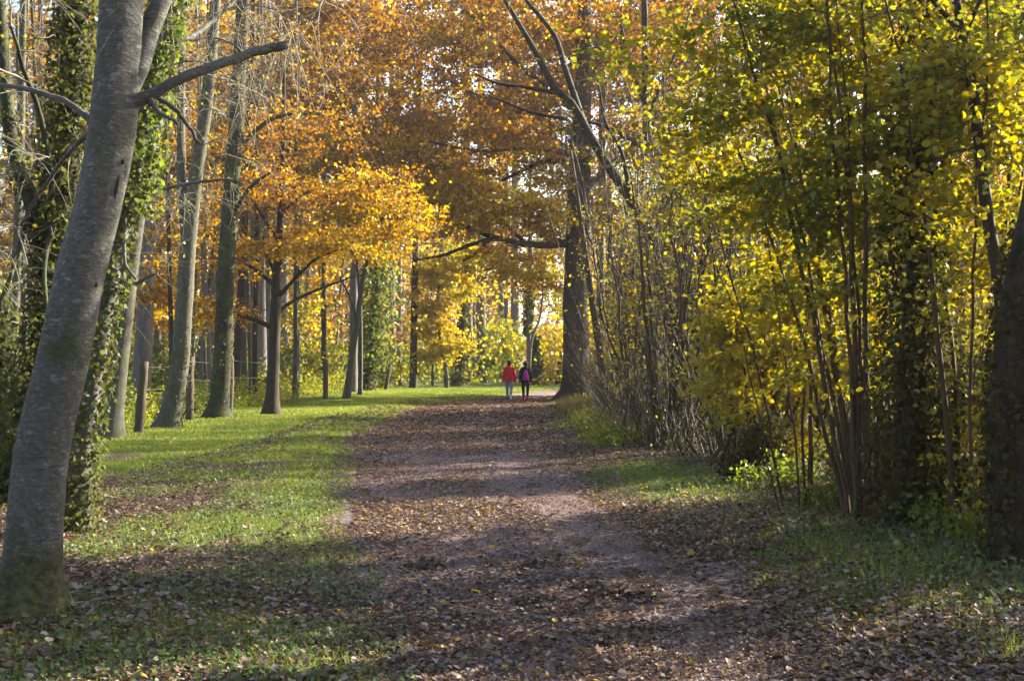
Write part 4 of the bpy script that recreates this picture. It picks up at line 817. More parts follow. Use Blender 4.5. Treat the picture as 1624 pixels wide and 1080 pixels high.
# ------------------------------------------------------------------ trees beyond the fence
def far_tree(px0, px1, w, d, label, top, bark='bark_far', blobs=(), name='poplar_tree', auto=None, leaf='oak_leaf', ivies=(), ck=None, **kw):
    base_py = HY + EYE * F / d
    ys = np.array([base_py, base_py - 15, 480, 300, 100, -30]); f = np.clip((base_py - ys) / (base_py), 0, 1.1)
    path = [(px0 + (px1 - px0) * a + rng.normal() * .6, y, w * (1 - .38 * a)) for a, y in zip(f, ys)]
    c = dict(nlf=6, twl=1.5, ntw=7, lsize=.26, twr=.014, limbr=.010, flat=.5, minh=.35, keep=.9); c.update(ck or {})
    return tree(name, label, 'tree', d, path, bark, top=top, blobs=blobs, auto=auto, leaf=leaf, ivies=ivies, crown_kw=c, nseg=12, fl=.25, **kw)
PAL = [(15, 4, 9, .1, .6), (22, 4, 10, .1, .6)]
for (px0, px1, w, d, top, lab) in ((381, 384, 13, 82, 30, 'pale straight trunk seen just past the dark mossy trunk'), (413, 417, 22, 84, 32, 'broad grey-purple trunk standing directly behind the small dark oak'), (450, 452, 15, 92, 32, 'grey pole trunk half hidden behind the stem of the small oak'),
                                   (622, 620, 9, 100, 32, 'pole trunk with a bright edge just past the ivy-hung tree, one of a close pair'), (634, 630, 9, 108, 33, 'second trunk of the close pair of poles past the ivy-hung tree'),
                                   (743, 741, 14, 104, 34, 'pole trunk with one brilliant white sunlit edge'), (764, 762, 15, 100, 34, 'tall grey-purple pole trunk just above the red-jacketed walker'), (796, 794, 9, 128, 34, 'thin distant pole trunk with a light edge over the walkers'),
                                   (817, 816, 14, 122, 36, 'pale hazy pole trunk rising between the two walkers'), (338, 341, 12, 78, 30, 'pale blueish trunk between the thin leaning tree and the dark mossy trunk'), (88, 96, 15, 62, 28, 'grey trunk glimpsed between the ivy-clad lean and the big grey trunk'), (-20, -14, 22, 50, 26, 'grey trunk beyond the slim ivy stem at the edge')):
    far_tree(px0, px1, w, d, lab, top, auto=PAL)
far_tree(655, 669, 12, 80, 'thin straight brown trunk standing in the sunlit verge, before the golden maple', 18, 'bark_dark', name='ash_tree', blobs=[(670, 440, 40, 60, 80, 2.5, 10, .5, 1), (690, 300, 70, 60, 80, 3, 12, .3, .9)])
far_tree(514, 512, 9, 74, 'slim bare tree past the pale lone fence post', 16, 'bark_moss', name='ash_tree', blobs=[(510, 460, 40, 60, 74, 2.5, 10, .5, 1), (480, 330, 70, 60, 74, 3, 10, .3, .9)])
far_tree(474, 472, 7, 66, 'thin ivy-wrapped stem by the small dark oak', 10, 'bark_moss', name='ivied_tree', ivies=[dict(n=500, size=.16, t0=.02, t1=.6, thick=.2, lo=.3, hi=1)], blobs=[(480, 500, 25, 50, 66, 2, 8, .6, 1)], leaf='hazel_leaf')
tree('leaning_tree', 'pale leaning stem with a twin behind it, at the start of the sunny grass', 'tree', 55, [(549, 636, 13), (556, 580, 10), (565, 520, 9), (574, 450, 8), (580, 420, 7), (588, 340, 5)], 'bark_pale', top=14, nseg=10,
     stems=[dict(path=[(571, 626, 8, 6), (572, 560, 7, 6), (571, 480, 6, 6), (565, 400, 5, 6)], top=12)], limbs=[[(566, 515, 5), (555, 470, 4), (540, 440, 3)]], blobs=[(590, 370, 60, 50, 56, 2.5, 14, .5, 1)], crown_kw=dict(nlf=7, lsize=.16, twl=.9))
tree('ivied_tree', 'tree hung with a thick curtain of sunlit ivy, before the close pair of poles', 'tree', 70, [(582, 623, 10), (585, 560, 10), (592, 490, 11), (598, 420, 10), (603, 360, 9)], 'bark_dark', top=15, nseg=10,
     ivies=[dict(n=3200, size=.19, t0=.12, t1=.62, thick=1.0, lo=.2, hi=1), dict(n=600, size=.17, t0=.02, t1=.2, thick=.3, lo=.1, hi=.8)], blobs=[(605, 330, 40, 40, 70, 2, 8, .5, 1)], crown_kw=dict(nlf=7, lsize=.18, twl=1))
tree('maple_tree', 'young maple with flat tiers of brilliant golden leaves at the verge', 'tree', 80, [(709, 615, 6), (708, 590, 5), (698, 540, 4.5), (695, 480, 4), (697, 420, 3)], 'bark_pale', top=10, nseg=8,
     blobs=[(700, 488, 34, 14, 80, 1.6, 16, .85, 1), (715, 455, 40, 20, 80, 1.8, 18, .8, 1), (690, 520, 36, 12, 80, 1.6, 14, .85, 1), (705, 548, 30, 12, 80, 1.4, 12, .85, 1), (680, 565, 28, 8, 80, 1.3, 8, .8, 1), (730, 410, 40, 24, 80, 1.8, 14, .6, .9), (690, 420, 40, 24, 80, 1.8, 12, .6, .9)],
     leaf='hazel_leaf', crown_kw=dict(nlf=14, lsize=.22, twl=1.0, ntw=8, flat=.22, minh=.2, limbr=.006))
tree('ivied_tree', 'dark ivied stem leaning over beside the golden maple', 'tree', 86, [(725, 613, 12), (729, 570, 10), (733, 513, 8), (737, 450, 6)], 'bark_dark', top=12, nseg=8, ivies=[dict(n=900, size=.2, t0=.02, t1=.75, thick=.22, lo=0, hi=.6)], blobs=[(745, 420, 30, 40, 86, 2, 8, .4, .8)], leaf='hazel_leaf', crown_kw=dict(nlf=7, lsize=.2, twl=1))
tree('ivied_tree', 'forked pale stem with a dark ivied twin behind the walker carrying the backpack', 'tree', 88, [(837, 612, 9), (839, 570, 8), (838, 500, 8), (840, 440, 9), (841, 380, 8)], 'bark_far', top=18, nseg=10,
     stems=[dict(path=[(840, 590, 4, -1), (841, 560, 4, -1), (845, 532, 4, -1), (856, 505, 3.5, -1), (861, 460, 3, -1), (858, 420, 2, -1)]), dict(path=[(847, 610, 9, 3), (848, 560, 8, 3), (846, 520, 6, 3)])],
     ivies=[dict(n=1500, size=.2, t0=.02, t1=.9, thick=.30, lo=0, hi=.6, trunk=2), dict(n=700, size=.2, t0=.25, t1=.5, thick=.2, lo=0, hi=.7)], blobs=[(850, 440, 40, 50, 88, 2.5, 14, .2, .6), (830, 350, 60, 50, 88, 3, 14, .4, .9)], leaf='shrub_leaf', crown_kw=dict(nlf=5, lsize=.2, twl=1.1))
tree('leaning_tree', 'dark leaning stem close to the small distant figure in pink', 'tree', 92, [(884, 606, 7), (888, 575, 6), (893, 545, 5), (900, 500, 4)], 'bark_dark', top=9, nseg=8, blobs=[(900, 470, 40, 40, 92, 2, 12, .7, 1)], leaf='hazel_leaf', crown_kw=dict(nlf=8, lsize=.2, twl=1))

# big autumn trees that fill the air behind
BIG = dict(nlf=12, twl=1.5, ntw=8, lsize=.265, twr=.014, limbr=.011, flat=.45, minh=.25)
for (px, d, w, top, bark, lab, bl) in (
        (560, 66, 14, 22, 'bark_far', 'tall beech with russet tiers showing over the small dark oak', [(520, 180, 120, 90, 66, 5, 44, .1, .6), (430, 80, 120, 80, 66, 5, 34, .1, .65), (600, 330, 70, 50, 66, 4, 18, .4, .9), (560, 20, 130, 60, 66, 5, 30, .1, .6)]),
        (250, 58, 13, 20, 'bark_far', 'amber oak filling the gap between the brown-stained tree and the forked tree', [(250, 460, 70, 70, 58, 4, 26, .4, .95), (240, 330, 80, 80, 58, 4, 26, .2, .8), (180, 200, 100, 90, 58, 4, 26, .2, .7), (320, 230, 90, 90, 58, 4, 26, .2, .7), (280, 80, 130, 80, 58, 5, 26, .2, .7)]),
        (60, 64, 12, 20, 'bark_far', 'olive-brown tree beyond the ivy-clad lean', [(60, 480, 80, 70, 64, 4, 20, .2, .8), (40, 330, 90, 90, 64, 4, 24, .2, .8), (60, 150, 120, 110, 64, 5, 28, .2, .7), (0, 40, 100, 80, 64, 5, 18, .2, .7)]),
        (1120, 64, 18, 19, 'bark_dark', 'brown and gold oak close behind the bare thicket', [(1110, 300, 90, 90, 64, 4, 36, .15, .85), (1060, 420, 60, 70, 64, 3, 18, .4, 1), (1160, 160, 110, 90, 64, 5, 40, .05, .6), (1100, 30, 130, 70, 64, 5, 36, .05, .6)]),
        (1290, 72, 14, 17, 'bark_dark', 'russet tree showing through the tall hazel leaves', [(1260, 330, 90, 90, 72, 3.5, 40, .2, .9), (1300, 180, 110, 90, 72, 4, 40, .1, .75), (1290, 40, 130, 70, 72, 4, 36, .1, .8), (1290, 480, 80, 60, 72, 3, 24, .5, 1)]),
        (1480, 68, 14, 20, 'bark_dark', 'orange tree glowing behind the drooping yellow hazel', [(1480, 300, 90, 90, 68, 3.5, 28, .3, .9), (1500, 140, 100, 90, 68, 3.5, 28, .4, 1), (1490, 10, 120, 70, 68, 4, 26, .4, 1), (1600, 60, 90, 90, 68, 3, 22, .4, 1)]),
        (1610, 52, 14, 15, 'bark_dark', 'amber tree behind the dark edge trunk', [(1600, 320, 90, 100, 52, 3.5, 26, .3, .9), (1640, 180, 90, 80, 52, 3.5, 20, .3, .9)]),
        (965, 125, 11, 28, 'bark_far', 'golden tree glimpsed past the huge oak trunk', [(960, 470, 50, 60, 125, 4, 22, .6, 1), (905, 430, 50, 60, 125, 4, 22, .6, 1), (1000, 350, 70, 70, 125, 5, 22, .2, .8), (960, 250, 80, 80, 125, 5, 20, .1, .6)]),
        (597, 82, 9, 26, 'bark_far', 'russet beech whose high crown closes the gap over the open ride', [(690, 60, 150, 80, 76, 5, 66, .15, .7), (820, 30, 110, 70, 76, 5, 50, .15, .7), (620, 200, 90, 60, 76, 5, 30, .15, .7), (770, 190, 90, 60, 76, 5, 36, .25, .85), (720, 290, 90, 40, 76, 5, 26, .4, .95)]),
        (952, 72, 14, 26, 'bark_far', 'brown oak rising behind the huge oak at the bend', [(960, 70, 120, 90, 72, 5, 44, .05, .55), (870, 130, 90, 80, 72, 5, 46, .12, .65), (820, 210, 70, 50, 72, 4, 18, .3, .9), (1060, 30, 100, 80, 72, 5, 34, .05, .5), (1030, 180, 80, 70, 72, 5, 22, .1, .6)]),
        (402, 72, 13, 26, 'bark_far', 'brown beech with a high twiggy crown behind the dark mossy trunk', [(400, 150, 130, 100, 72, 5, 40, .1, .7), (330, 40, 120, 80, 72, 5, 34, .1, .7), (500, 50, 110, 70, 72, 5, 30, .1, .6), (330, 260, 80, 70, 72, 5, 16, .3, .9)]),
        (1375, 62, 13, 23, 'bark_dark', 'tall brown-gold tree whose high crown tops the hazels', [(1370, 70, 140, 90, 62, 4, 44, .2, .9), (1540, 40, 100, 70, 62, 4, 26, .3, .95), (1240, 120, 90, 80, 62, 4, 26, .2, .9)]),
        (140, 74, 13, 26, 'bark_far', 'olive-gold tree high behind the sunlit ivy trunk', [(150, 100, 130, 110, 74, 5, 44, .2, .8), (60, 230, 90, 90, 74, 5, 22, .2, .8), (230, 30, 100, 80, 74, 5, 28, .2, .7), (230, 220, 70, 70, 74, 5, 14, .3, .9)]),
        (800, 135, 11, 30, 'bark_far', 'hazy golden tree at the end of the open ride', [(800, 450, 50, 50, 135, 5, 16, .5, .95), (770, 380, 60, 50, 135, 6, 14, .3, .9), (850, 400, 50, 50, 135, 5, 12, .5, .95)])):
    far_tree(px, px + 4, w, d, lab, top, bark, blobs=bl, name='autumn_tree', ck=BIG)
def bush(px, d, h, s, lab, bl, leaf='shrub_leaf', name='bush', ck=None):
    c = dict(lsize=.17, twl=.7, ntw=7, nlf=9, twr=.006, limbr=.006, minh=.05, flat=.6); c.update(ck or {})
    shrub(name, lab, 'bush', px, d, 8, h, s, bl, leaf, r=.02, K=8, crown_kw=c)
bush(255, 52, 2.6, 1.2, 'green bush in the shade between the brown-stained tree and the forked tree', [(255, 590, 55, 40, 52, 1.6, 30, .1, .8)])
bush(130, 40, 2.2, 1.2, 'olive bush behind the sunlit ivy trunk', [(130, 600, 60, 45, 40, 1.6, 22, .2, .9)])
bush(395, 62, 2.4, 1.2, 'low dark bramble at the foot of the broad grey-purple trunk', [(400, 600, 45, 28, 62, 1.6, 28, .0, .7)])
bush(320, 66, 3.2, 1.4, 'yellow-green bush beyond the leaning thin tree', [(330, 585, 45, 40, 66, 1.8, 24, .3, 1)])
bush(465, 68, 2.6, 1.3, 'leafy yellow-green bush behind the lone fence posts', [(465, 590, 40, 36, 68, 1.8, 26, .4, 1)])
bush(530, 74, 3.2, 1.3, 'pale twiggy bush behind the leaning pale stem', [(530, 575, 40, 45, 74, 2, 26, .3, 1)], ck=dict(keep=.6))
bush(605, 80, 2.6, 1.2, 'sunny yellow bush below the ivy curtain', [(610, 588, 30, 26, 80, 2, 24, .5, 1)])
bush(660, 96, 3.0, 1.6, 'green bush behind the thin straight brown trunk', [(660, 580, 40, 26, 96, 2.2, 22, .2, .9)])
bush(720, 104, 2.6, 1.6, 'grey-green bush behind the dark ivied lean', [(715, 585, 36, 20, 104, 2.2, 20, .2, .9)])
bush(800, 100, 5.5, 2, 'large lime-green shrub glowing above the walkers', [(795, 540, 36, 50, 100, 2.4, 46, .45, 1), (815, 560, 26, 35, 100, 2.2, 24, .4, 1), (780, 575, 26, 20, 100, 2, 16, .3, .9)])
bush(872, 106, 5, 1.6, 'golden bush beyond the bend by the small figure in pink', [(872, 545, 24, 40, 106, 2.2, 36, .7, 1), (890, 580, 18, 18, 106, 2, 14, .6, 1)], 'hazel_leaf')
bush(980, 60, 4, 1.5, 'yellow bush behind the huge oak and the dry grass', [(985, 540, 36, 60, 60, 2, 26, .5, 1), (1010, 460, 40, 50, 60, 2, 16, .5, 1)], 'hazel_leaf')
bush(1060, 48, 4, 1.5, 'olive bush deep inside the thicket', [(1070, 560, 45, 60, 48, 2, 24, .3, .9), (1110, 470, 50, 60, 48, 2, 18, .3, .9)])
bush(1400, 28, 4, 1.6, 'dark green bush behind the ivy column', [(1420, 560, 70, 80, 28, 1.6, 34, .0, .7), (1500, 640, 60, 80, 27, 1.6, 26, .0, .7)], ck=dict(lsize=.12))
bush(1540, 20, 3.4, 1.2, 'golden low bush in the gap beside the dark edge trunk', [(1535, 690, 30, 80, 20, 1.2, 12, .6, 1), (1560, 540, 50, 50, 20, 1.2, 6, .4, .9)], 'hazel_leaf', ck=dict(lsize=.1))

# ------------------------------------------------------------------ the wood far off, one mass
g = Geo(); n = 420
d = rng.uniform(92, 210, n); x = rng.uniform(-.62, .50, n) * d + rng.normal(size=n) * 4
qx = x / d * F + CX; keep = ~((np.abs(qx - 835) < 34) & (d < 190)) & ~((np.abs(qx - 745) < 165) & (d < 150) & (rng.random(n) < .65)); d = d[keep]; x = x[keep]; n = len(d)
H = rng.uniform(22, 36, n); u_ = d - .65 * x; H = np.where((x > 3) & (u_ > 44) & (u_ < 126), np.minimum(H, np.maximum(3.0, (x - 3) * .46)), H); K = 8; t = np.linspace(0, 1, K)[None, :, None]
S = np.stack([x, d, hgt(x, d) - .2], 1); lean = rng.normal(size=(n, 3)) * [.05, .05, 0]
P = S[:, None] + t * (lean + [0, 0, 1])[:, None] * H[:, None, None]; R = rng.uniform(.07, .26, n)[:, None] * (1 - .75 * t[..., 0]); tubes(g, P, R, 7, .5, 0, .03)
m = 60; tt = rng.uniform(.08, .98, (n, m)); i0 = np.minimum((tt * (K - 1)).astype(int), K - 2); f = (tt * (K - 1) - i0)[..., None]; r_ = np.arange(n)[:, None]
B0 = (P[r_, i0] * (1 - f) + P[r_, i0 + 1] * f).reshape(-1, 3); bl_ = (rng.uniform(1.5, 5.0, n * m) * (1.25 - .7 * np.abs(tt.ravel() - .45)))[:, None]
dr = unit(rng.normal(size=(n * m, 3)) * [1, 1, .3] + [0, 0, .35]); tk = np.linspace(0, 1, 5)[None, :, None]
BP = B0[:, None] + dr[:, None] * bl_[:, None] * tk + rng.normal(size=(n * m, 1, 3)) * .8 * tk * tk; tubes(g, BP, .045 * (1 - .8 * tk[..., 0]) * np.ones((n * m, 1)), 3, .5, 0)
c = BP[:, 2:].reshape(-1, 3); per = 7; sp = np.repeat(rng.random(n) < .85, m * 3)
c = c[sp]; hue = np.repeat(np.clip(rng.normal(.55, .26, n), 0, 1), m * 3)[sp]
kk = rng.random(len(c)) < .85; c = c[kk]; hue = hue[kk]
pos = np.repeat(c, per, 0) + rng.normal(size=(len(c) * per, 3)) * [.7, .7, .35]; ti = np.clip(np.repeat(hue, per) + rng.normal(size=len(pos)) * .16, 0, 1)
leaves(g, pos, .36, ti, .7, None, False, 1)
# low growth under it
n = 1900; d = rng.uniform(84, 200, n); x = rng.uniform(-.62, .56, n) * d; k = ~(np.abs(x / d * F + CX - 850) < 60); d = d[k]; x = x[k]; n = len(d)
c = np.stack([x, d, hgt(x, d)], 1); per = 60; hh = np.repeat(rng.uniform(1.0, 6.5, n), per)
pos = np.repeat(c, per, 0) + np.stack([rng.normal(size=n * per) * 1.3, rng.normal(size=n * per) * 1.2, rng.random(n * per) * hh], 1)
leaves(g, pos, .3, np.clip(np.repeat(rng.uniform(.25, 1, n), per) + rng.normal(size=n * per) * .15, 0, 1), .6, None, False, 2)
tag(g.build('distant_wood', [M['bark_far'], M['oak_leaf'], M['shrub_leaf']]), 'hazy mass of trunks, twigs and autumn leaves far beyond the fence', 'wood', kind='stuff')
# horizon belt all round, well away
g = Geo(); n = 26000; a = rng.uniform(0, 2 * np.pi, n); r = rng.uniform(235, 300, n); x = r * np.sin(a); y = r * np.cos(a)
pos = np.stack([x, y, hgt(x, y) + rng.random(n) ** .8 * (24 + 12 * fbm(a * 9, a * 0 + 3, 3))], 1); leaves(g, pos, 2.4, np.clip(fbm(a * 14, a * 5, 2) + rng.normal(size=n) * .15, 0, 1), .2, None, False, 0)
tag(g.build('horizon_wood', [M['twig_leaf']]), 'brown belt of woodland closing the horizon all round', 'wood', kind='stuff')
# the same wood goes on behind the place where the photographer stands; added unseen to cut sky light
g = Geo(); n = 70; a = rng.uniform(math.pi * .5, math.pi * 1.5, n) + rng.normal(size=n) * .1; r = rng.uniform(11, 34, n); x = r * np.sin(a) * 1.2; y = r * np.cos(a) - 5; k = (np.abs(x) > 2.5) & (y < 1); x = x[k]; y = y[k]; n = len(x)
t = np.linspace(0, 1, 6)[None, :, None]; S = np.stack([x, y, hgt(x, y) - .2], 1); tubes(g, S[:, None] + t * (rng.normal(size=(n, 3)) * [1.2, 1.2, 0] + [0, 0, 15.0])[:, None], .2 * (1 - .7 * t[..., 0]) * np.ones((n, 1)), 8)
per = 260; pos = np.repeat(S, per, 0) + np.stack([rng.normal(size=n * per) * 2.0, rng.normal(size=n * per) * 2.0, .3 + 15 * rng.random(n * per)], 1); leaves(g, pos, .5, rng.random(n * per), .5, None, False, 1)
tag(g.build('near_wood', [M['bark_far'], M['twig_leaf']]), 'unseen brown wood behind the viewpoint on both sides of the path, added to cut the sky light', 'wood', kind='stuff')
# ------------------------------------------------------------------ the damp air of the wood
g = Geo(); a = np.array([[x, y, z] for x in (-440., 440.) for y in (-90., 680.) for z in (-4., 42.)])
g.add(a, [[0, 1, 3, 2], [4, 6, 7, 5], [0, 4, 5, 1], [2, 3, 7, 6], [0, 2, 6, 4], [1, 5, 7, 3]])
hm = bpy.data.materials.new('haze'); hm.use_nodes = True; hm.node_tree.nodes.clear()
pv = hm.node_tree.nodes.new('ShaderNodeVolumePrincipled'); pv.inputs['Density'].default_value = HAZE; pv.inputs['Color'].default_value = (.92, .93, .97, 1); pv.inputs['Anisotropy'].default_value = .2
ho = hm.node_tree.nodes.new('ShaderNodeOutputMaterial'); hm.node_tree.links.new(pv.outputs[0], ho.inputs['Volume'])
tag(g.build('haze', hm, smooth=False), 'thin damp haze hanging through the wood', 'haze', kind='stuff')
# ------------------------------------------------------------------ people
def loft(g, rings, nseg=20, m=0):
    """rings: (x, y, z, rx, ry) closed at both ends."""
    a = np.linspace(0, 2 * np.pi, nseg, endpoint=False); r = np.asarray(rings, float)
    v = np.stack([r[:, 0:1] + r[:, 3:4] * np.cos(a), r[:, 1:2] + r[:, 4:5] * np.sin(a), r[:, 2:3] + 0 * a], -1); n = len(r)
    i = np.arange(n * nseg).reshape(n, nseg); q = np.stack([i[:-1], np.roll(i[:-1], -1, 1), np.roll(i[1:], -1, 1), i[1:]], -1).reshape(-1, 4)
    b = n * nseg; t1 = np.stack([np.roll(i[0], -1), i[0], np.full(nseg, b)], -1); t2 = np.stack([i[-1], np.roll(i[-1], -1), np.full(nseg, b + 1)], -1)
    g.add(np.vstack([v.reshape(-1, 3), r[0, :3], r[-1, :3]]), q, np.vstack([t1, t2]), .5, m)
def ball(g, c, r, m=0):
    t = np.linspace(-.98, .98, 11); loft(g, [(c[0], c[1], c[2] + r[2] * math.sin(k * math.pi / 2), r[0] * math.cos(k * math.pi / 2), r[1] * math.cos(k * math.pi / 2)) for k in t], 16, m)
def limb(g, pts, rad, K=14, m=0):
    q = smooth_path(np.column_stack([np.array(pts, float), rad]), K); tubes(g, q[:, :3], q[:, 3], 14, .5, m, cap=True); ball(g, q[0, :3], [q[0, 3]] * 3, m); ball(g, q[-1, :3], [q[-1, 3]] * 3, m)
def fuse(o, vox, sm=4):
    r = o.modifiers.new('Fuse', 'REMESH'); r.mode = 'VOXEL'; r.voxel_size = vox; r.use_smooth_shade = True
    s = o.modifiers.new('Soften', 'SMOOTH'); s.iterations = sm; s.factor = .5
def cloth(name, c, rough=.8):
    return plain_mat(name, tuple(x * .75 for x in c), c, 40, rough, .4)
SKIN = plain_mat('skin', (.42, .24, .17), (.50, .30, .22), 60, .5, .05)

def person(label, loc, H, yaw, jacket, trousers, shoes, hair, stride=.16, jk_hem=.50, puffy=1.0, hood=False, boot=False, bare=False, gloves=None, voxel=.006, hair_len='short'):
    """walks towards +y; seen from behind. Heights as fractions of H."""
    root = empty('person', loc); root.rotation_euler = (0, 0, yaw); tag(root, label, 'person')
    h = H; S = .102 * h; HW = .058 * h
    hipz = .52 * h; kz = .285 * h
    legs = []
    for sd, fw in ((-1, stride), (1, -stride)):
        hip = (sd * HW, 0, hipz); foot = (sd * HW * .75, fw * h * .9, .055 * h if fw > 0 else .085 * h)
        knee = (sd * HW * .95, (fw * .5 + .02) * h, kz); legs.append((sd, hip, knee, foot, fw))
    arms = []
    for sd, fw in ((-1, -.07), (1, .05)):
        sh = (sd * S, 0, .815 * h); el = (sd * (S + .035 * h), -.015 * h + fw * .35 * h, .63 * h); wr = (sd * (S + .042 * h), fw * h + .02 * h, .485 * h); arms.append((sd, sh, el, wr))
    g = Geo()
    loft(g, [(0, 0, .49 * h, .07 * h, .055 * h), (0, -.004, .52 * h, .098 * h, .066 * h), (0, 0, .60 * h, .078 * h, .055 * h), (0, .004, .70 * h, .094 * h, .064 * h), (0, 0, .78 * h, .108 * h, .062 * h), (0, -.004, .825 * h, .085 * h, .048 * h), (0, 0, .85 * h, .038 * h, .036 * h)], 24)
    loft(g, [(0, .0, .83 * h, .036 * h, .036 * h), (0, .008 * h, .88 * h, .034 * h, .036 * h)], 16)
    ball(g, (0, .012 * h, .935 * h), (.044 * h, .055 * h, .066 * h)); ball(g, (0, .03 * h, .895 * h), (.032 * h, .032 * h, .026 * h))
    ball(g, (0, .070 * h, .925 * h), (.009 * h, .014 * h, .014 * h)); ball(g, (0, .060 * h, .900 * h), (.016 * h, .006 * h, .005 * h))
    for sd in (-1, 1):
        ball(g, (sd * .046 * h, .008 * h, .928 * h), (.007 * h, .013 * h, .019 * h)); ball(g, (sd * .018 * h, .058 * h, .937 * h), (.009 * h, .008 * h, .006 * h))
    for sd, hip, knee, foot, fw in legs: limb(g, [hip, ((hip[0] + knee[0]) / 2, (hip[1] + knee[1]) / 2, (hip[2] + knee[2]) / 2), knee, ((knee[0] + foot[0]) / 2, (knee[1] + foot[1]) / 2 - .01 * h, (knee[2] + foot[2]) / 2 + .02 * h), foot], [.052 * h, .046 * h, .032 * h, .030 * h, .021 * h])
    for sd, sh, el, wr in arms:
        limb(g, [sh, el, wr], [.032 * h, .025 * h, .017 * h])
        palm = np.array(wr) + [0, .006 * h, -.028 * h]; ball(g, palm, (.010 * h, .021 * h, .030 * h))
        for k, L in enumerate((.036, .041, .038, .030)):
            b = palm + [0, (.016 - .011 * k) * h, -.024 * h]; limb(g, [b, b + np.array([-sd * .004 * h, .004 * h, -L * .55 * h]), b + np.array([-sd * .012 * h, .004 * h, -L * h])], [.0052 * h, .0048 * h, .004 * h], 7)
        b = palm + [0, .019 * h, .008 * h]; limb(g, [b, b + np.array([-sd * .006 * h, .012 * h, -.014 * h]), b + np.array([-sd * .012 * h, .014 * h, -.030 * h])], [.007 * h, .006 * h, .005 * h], 7)
    o = g.build('body', gloves or SKIN, root); fuse(o, voxel * .8, 2)
    # jacket
    g = Geo(); e = .018 * h * puffy; hem = jk_hem * h
    loft(g, [(0, 0, hem, .112 * h + e * .6, .078 * h + e), (0, -.003, hem + .03 * h, .112 * h + e, .080 * h + e), (0, 0, .62 * h, .098 * h + e, .068 * h + e), (0, .003, .72 * h, .098 * h + e, .070 * h + e), (0, 0, .79 * h, .096 * h + e * .8, .064 * h + e * .8), (0, -.004, .835 * h, .072 * h, .052 * h), (0, -.002, .865 * h, .050 * h, .048 * h)], 28)
    for sd, sh, el, wr in arms:
        c = np.array(wr) + (np.array(el) - wr) * .06; limb(g, [np.array(sh) - [sd * .012 * h, 0, .01 * h], el, c], [.036 * h + e * .7, .033 * h + e * .6, .026 * h + e * .4])
    if hood: ball(g, (0, -.045 * h, .855 * h), (.062 * h, .045 * h, .036 * h))
    else: loft(g, [(0, 0, .85 * h, .050 * h, .048 * h), (0, .002, .885 * h, .045 * h, .045 * h)], 18)
    o = g.build('jacket', jacket, root); fuse(o, voxel, 4)
    # trousers
    g = Geo(); loft(g, [(0, 0, .475 * h, .085 * h, .065 * h), (0, -.006, .52 * h, .104 * h, .074 * h), (0, 0, .60 * h, .085 * h, .062 * h)], 24)
    for sd, hip, knee, foot, fw in legs:
        f = np.array(foot) + [0, 0, .02 * h]; limb(g, [(hip[0], hip[1], hip[2] - .01 * h), ((hip[0] + knee[0]) / 2, (hip[1] + knee[1]) / 2, (hip[2] + knee[2]) / 2), knee, ((knee[0] + f[0]) / 2, (knee[1] + f[1]) / 2 - .01 * h, (knee[2] + f[2]) / 2 + .01 * h), f], [.056 * h, .051 * h, .039 * h, .036 * h, .029 * h])
    o = g.build('trousers', trousers, root); fuse(o, voxel, 4)
    for k, (sd, hip, knee, foot, fw) in enumerate(legs):
        g = Geo(); x, y, z = foot; back = fw < 0
        tilt = .55 if back else -.10
        pts = np.array([[x, y - .035 * h, z - .035 * h + (.02 * h if back else 0)], [x, y + .02 * h, z - .034 * h], [x, y + .075 * h, z - .042 * h - (.022 * h if back else -.012 * h)], [x, y + .115 * h, z - .046 * h - (.030 * h if back else -.020 * h)]])
        pts[:, 2] = np.maximum(pts[:, 2], .022 * h)
        limb(g, pts, [.024 * h, .027 * h, .027 * h, .018 * h], 12)
        limb(g, [(x, y - .004 * h, z - .02 * h), (x, y, z + (.05 * h if boot else .012 * h))], [.029 * h, .031 * h], 6)
        o = g.build('shoe', shoes[k], root); fuse(o, voxel, 3)
    g = Geo(); ball(g, (0, -.004 * h, .950 * h), (.053 * h, .060 * h, .060 * h)); ball(g, (0, -.022 * h, .925 * h), (.050 * h, .045 * h, .050 * h))
    for k in range(46):
        v = rdir(1)[0]; v[1] = -abs(v[1]) if v[2] < .3 else v[1]
        ball(g, np.array([0, -.008 * h, .945 * h]) + v * np.array([.050, .056, .058]) * h, [.013 * h] * 3)
    if hair_len == 'tail': limb(g, [(0, -.055 * h, .945 * h), (0, -.085 * h, .92 * h), (0, -.075 * h, .86 * h)], [.022 * h, .025 * h, .012 * h])
    # keep the face free
    o = g.build('hair', hair, root); fuse(o, voxel, 2)
    return root

DARKHAIR = plain_mat('dark_hair', (.012, .009, .008), (.03, .022, .018), 80, .6, .5)
RED = cloth('red_cloth', (.55, .016, .028)); JEAN = cloth('grey_blue_jean', (.20, .24, .31)); BLACK = cloth('black_cloth', (.012, .012, .018)); BLK2 = cloth('black_trouser', (.014, .013, .015)); MAG = cloth('magenta_nylon', (.42, .012, .24), .5)
BOOT = cloth('dark_boot', (.035, .028, .04), .6); PALE = cloth('pale_shoe', (.5, .44, .36)); REDSH = cloth('red_shoe', (.50, .02, .03)); PINK = cloth('pink_cloth', (.60, .06, .13)); GLOVE = plain_mat('dark_hand', (.02, .016, .016), (.04, .03, .03), 60, .7, .1)
def foot_z(x, y): return float(hgt(x, y)) + .028
d = 54.5; x = (807.5 - CX) * d / F
person('walker in a hip-length red padded jacket and grey-blue jeans', (x, d, foot_z(x, d)), 1.70, math.radians(-3), RED, JEAN, (BOOT, PALE), DARKHAIR, .11, .485, 1.05, boot=True, gloves=None)
d = 54.9; x = (833.5 - CX) * d / F; z = foot_z(x, d)
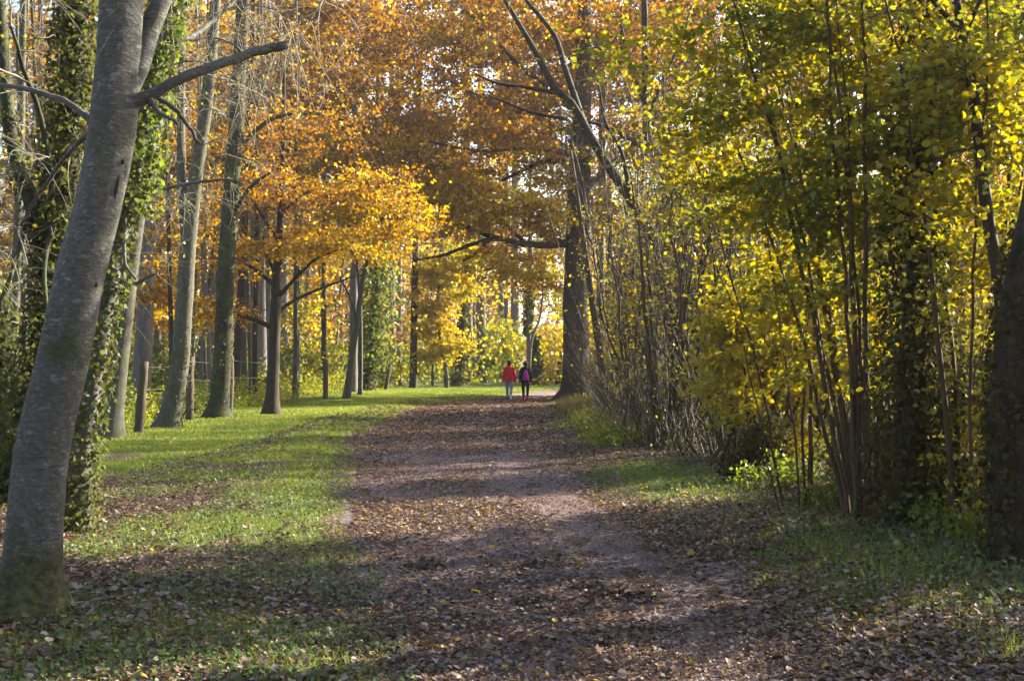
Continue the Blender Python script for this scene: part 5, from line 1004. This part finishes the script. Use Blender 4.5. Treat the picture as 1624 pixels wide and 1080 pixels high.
p2 = person('walker all in black with red shoes, carrying a magenta backpack', (x, d, z), 1.66, math.radians(2), BLACK, BLK2, (REDSH, REDSH), DARKHAIR, .10, .49, .95, hood=True)
g = Geo(); h = 1.66
loft(g, [(0, -.155, .505 * h, .075, .05), (0, -.175, .54 * h, .125, .075), (0, -.18, .62 * h, .125, .075), (0, -.17, .70 * h, .085, .06), (0, -.15, .765 * h, .04, .035), (0, -.14, .785 * h, .02, .02)], 24)
root = empty('backpack', (x, d, z)); root.rotation_euler = (0, 0, math.radians(2)); tag(root, 'magenta drawstring backpack on the back of the walker in black', 'backpack')
o = g.build('bag', MAG, root); fuse(o, .008, 4)
for sd in (-1, 1):
    g = Geo(); q = smooth_path(np.array([[sd * .03, -.145, .785 * h], [sd * .10, -.09, .835 * h], [sd * .125, .03, .845 * h], [sd * .13, .135, .76 * h], [sd * .165, .02, .66 * h], [sd * .12, -.13, .53 * h]]), 20); tubes(g, q, np.full(20, .009), 6, cap=True); g.build('strap', BLACK, root)
d = 108.0; x = (885 - CX) * d / F
person('small distant figure in a pink-red jacket beyond the bend', (x, d, foot_z(x, d)), 1.50, math.radians(160), PINK, cloth('dark_red_trouser', (.10, .03, .035)), (BOOT, BOOT), plain_mat('fair_hair', (.20, .12, .06), (.30, .19, .1), 60, .6, .3), .06, .5, 1.0, voxel=.01)
# ------------------------------------------------------------------ light, air, camera
w = bpy.data.worlds.new('World'); SC.world = w; w.use_nodes = True
nt = w.node_tree; bg = nt.nodes['Background']; sk = nt.nodes.new('ShaderNodeTexSky'); sk.sky_type = 'NISHITA'; sk.sun_disc = False
sk.sun_elevation = math.radians(SUN_EL); sk.sun_rotation = math.radians(SUN_AZ); sk.air_density = 1.0; sk.dust_density = 2.0
nt.links.new(sk.outputs[0], bg.inputs[0]); bg.inputs[1].default_value = .084
sl = bpy.data.lights.new('sun', 'SUN'); sl.energy = 5.0; sl.angle = math.radians(.53); sl.color = (1, .91, .74)
so = bpy.data.objects.new('sun', sl); COL.objects.link(so)
sd = Vector((math.sin(math.radians(SUN_AZ)) * math.cos(math.radians(SUN_EL)), math.cos(math.radians(SUN_AZ)) * math.cos(math.radians(SUN_EL)), math.sin(math.radians(SUN_EL))))
so.rotation_euler = sd.to_track_quat('Z', 'Y').to_euler(); so.location = sd * 60
cam = bpy.data.cameras.new('camera'); cam.lens = 45.0; cam.sensor_width = 36; cam.shift_y = 35 / 1624; cam.clip_end = 2000; cam.clip_start = .05
co = bpy.data.objects.new('camera', cam); COL.objects.link(co); co.location = (0, 0, EYE); co.rotation_euler = (math.pi / 2, 0, 0); SC.camera = co
vs = SC.view_settings; vs.view_transform = 'Standard'; vs.look = 'None'; vs.exposure = EXPOSURE; vs.gamma = 1; vs.use_curve_mapping = False
c = SC.cycles; c.use_denoising = True; c.max_bounces = 8; c.diffuse_bounces = 4; c.transmission_bounces = 6; c.glossy_bounces = 2; c.volume_bounces = 0; c.sample_clamp_indirect = 6; c.use_adaptive_sampling = True; c.adaptive_threshold = .012
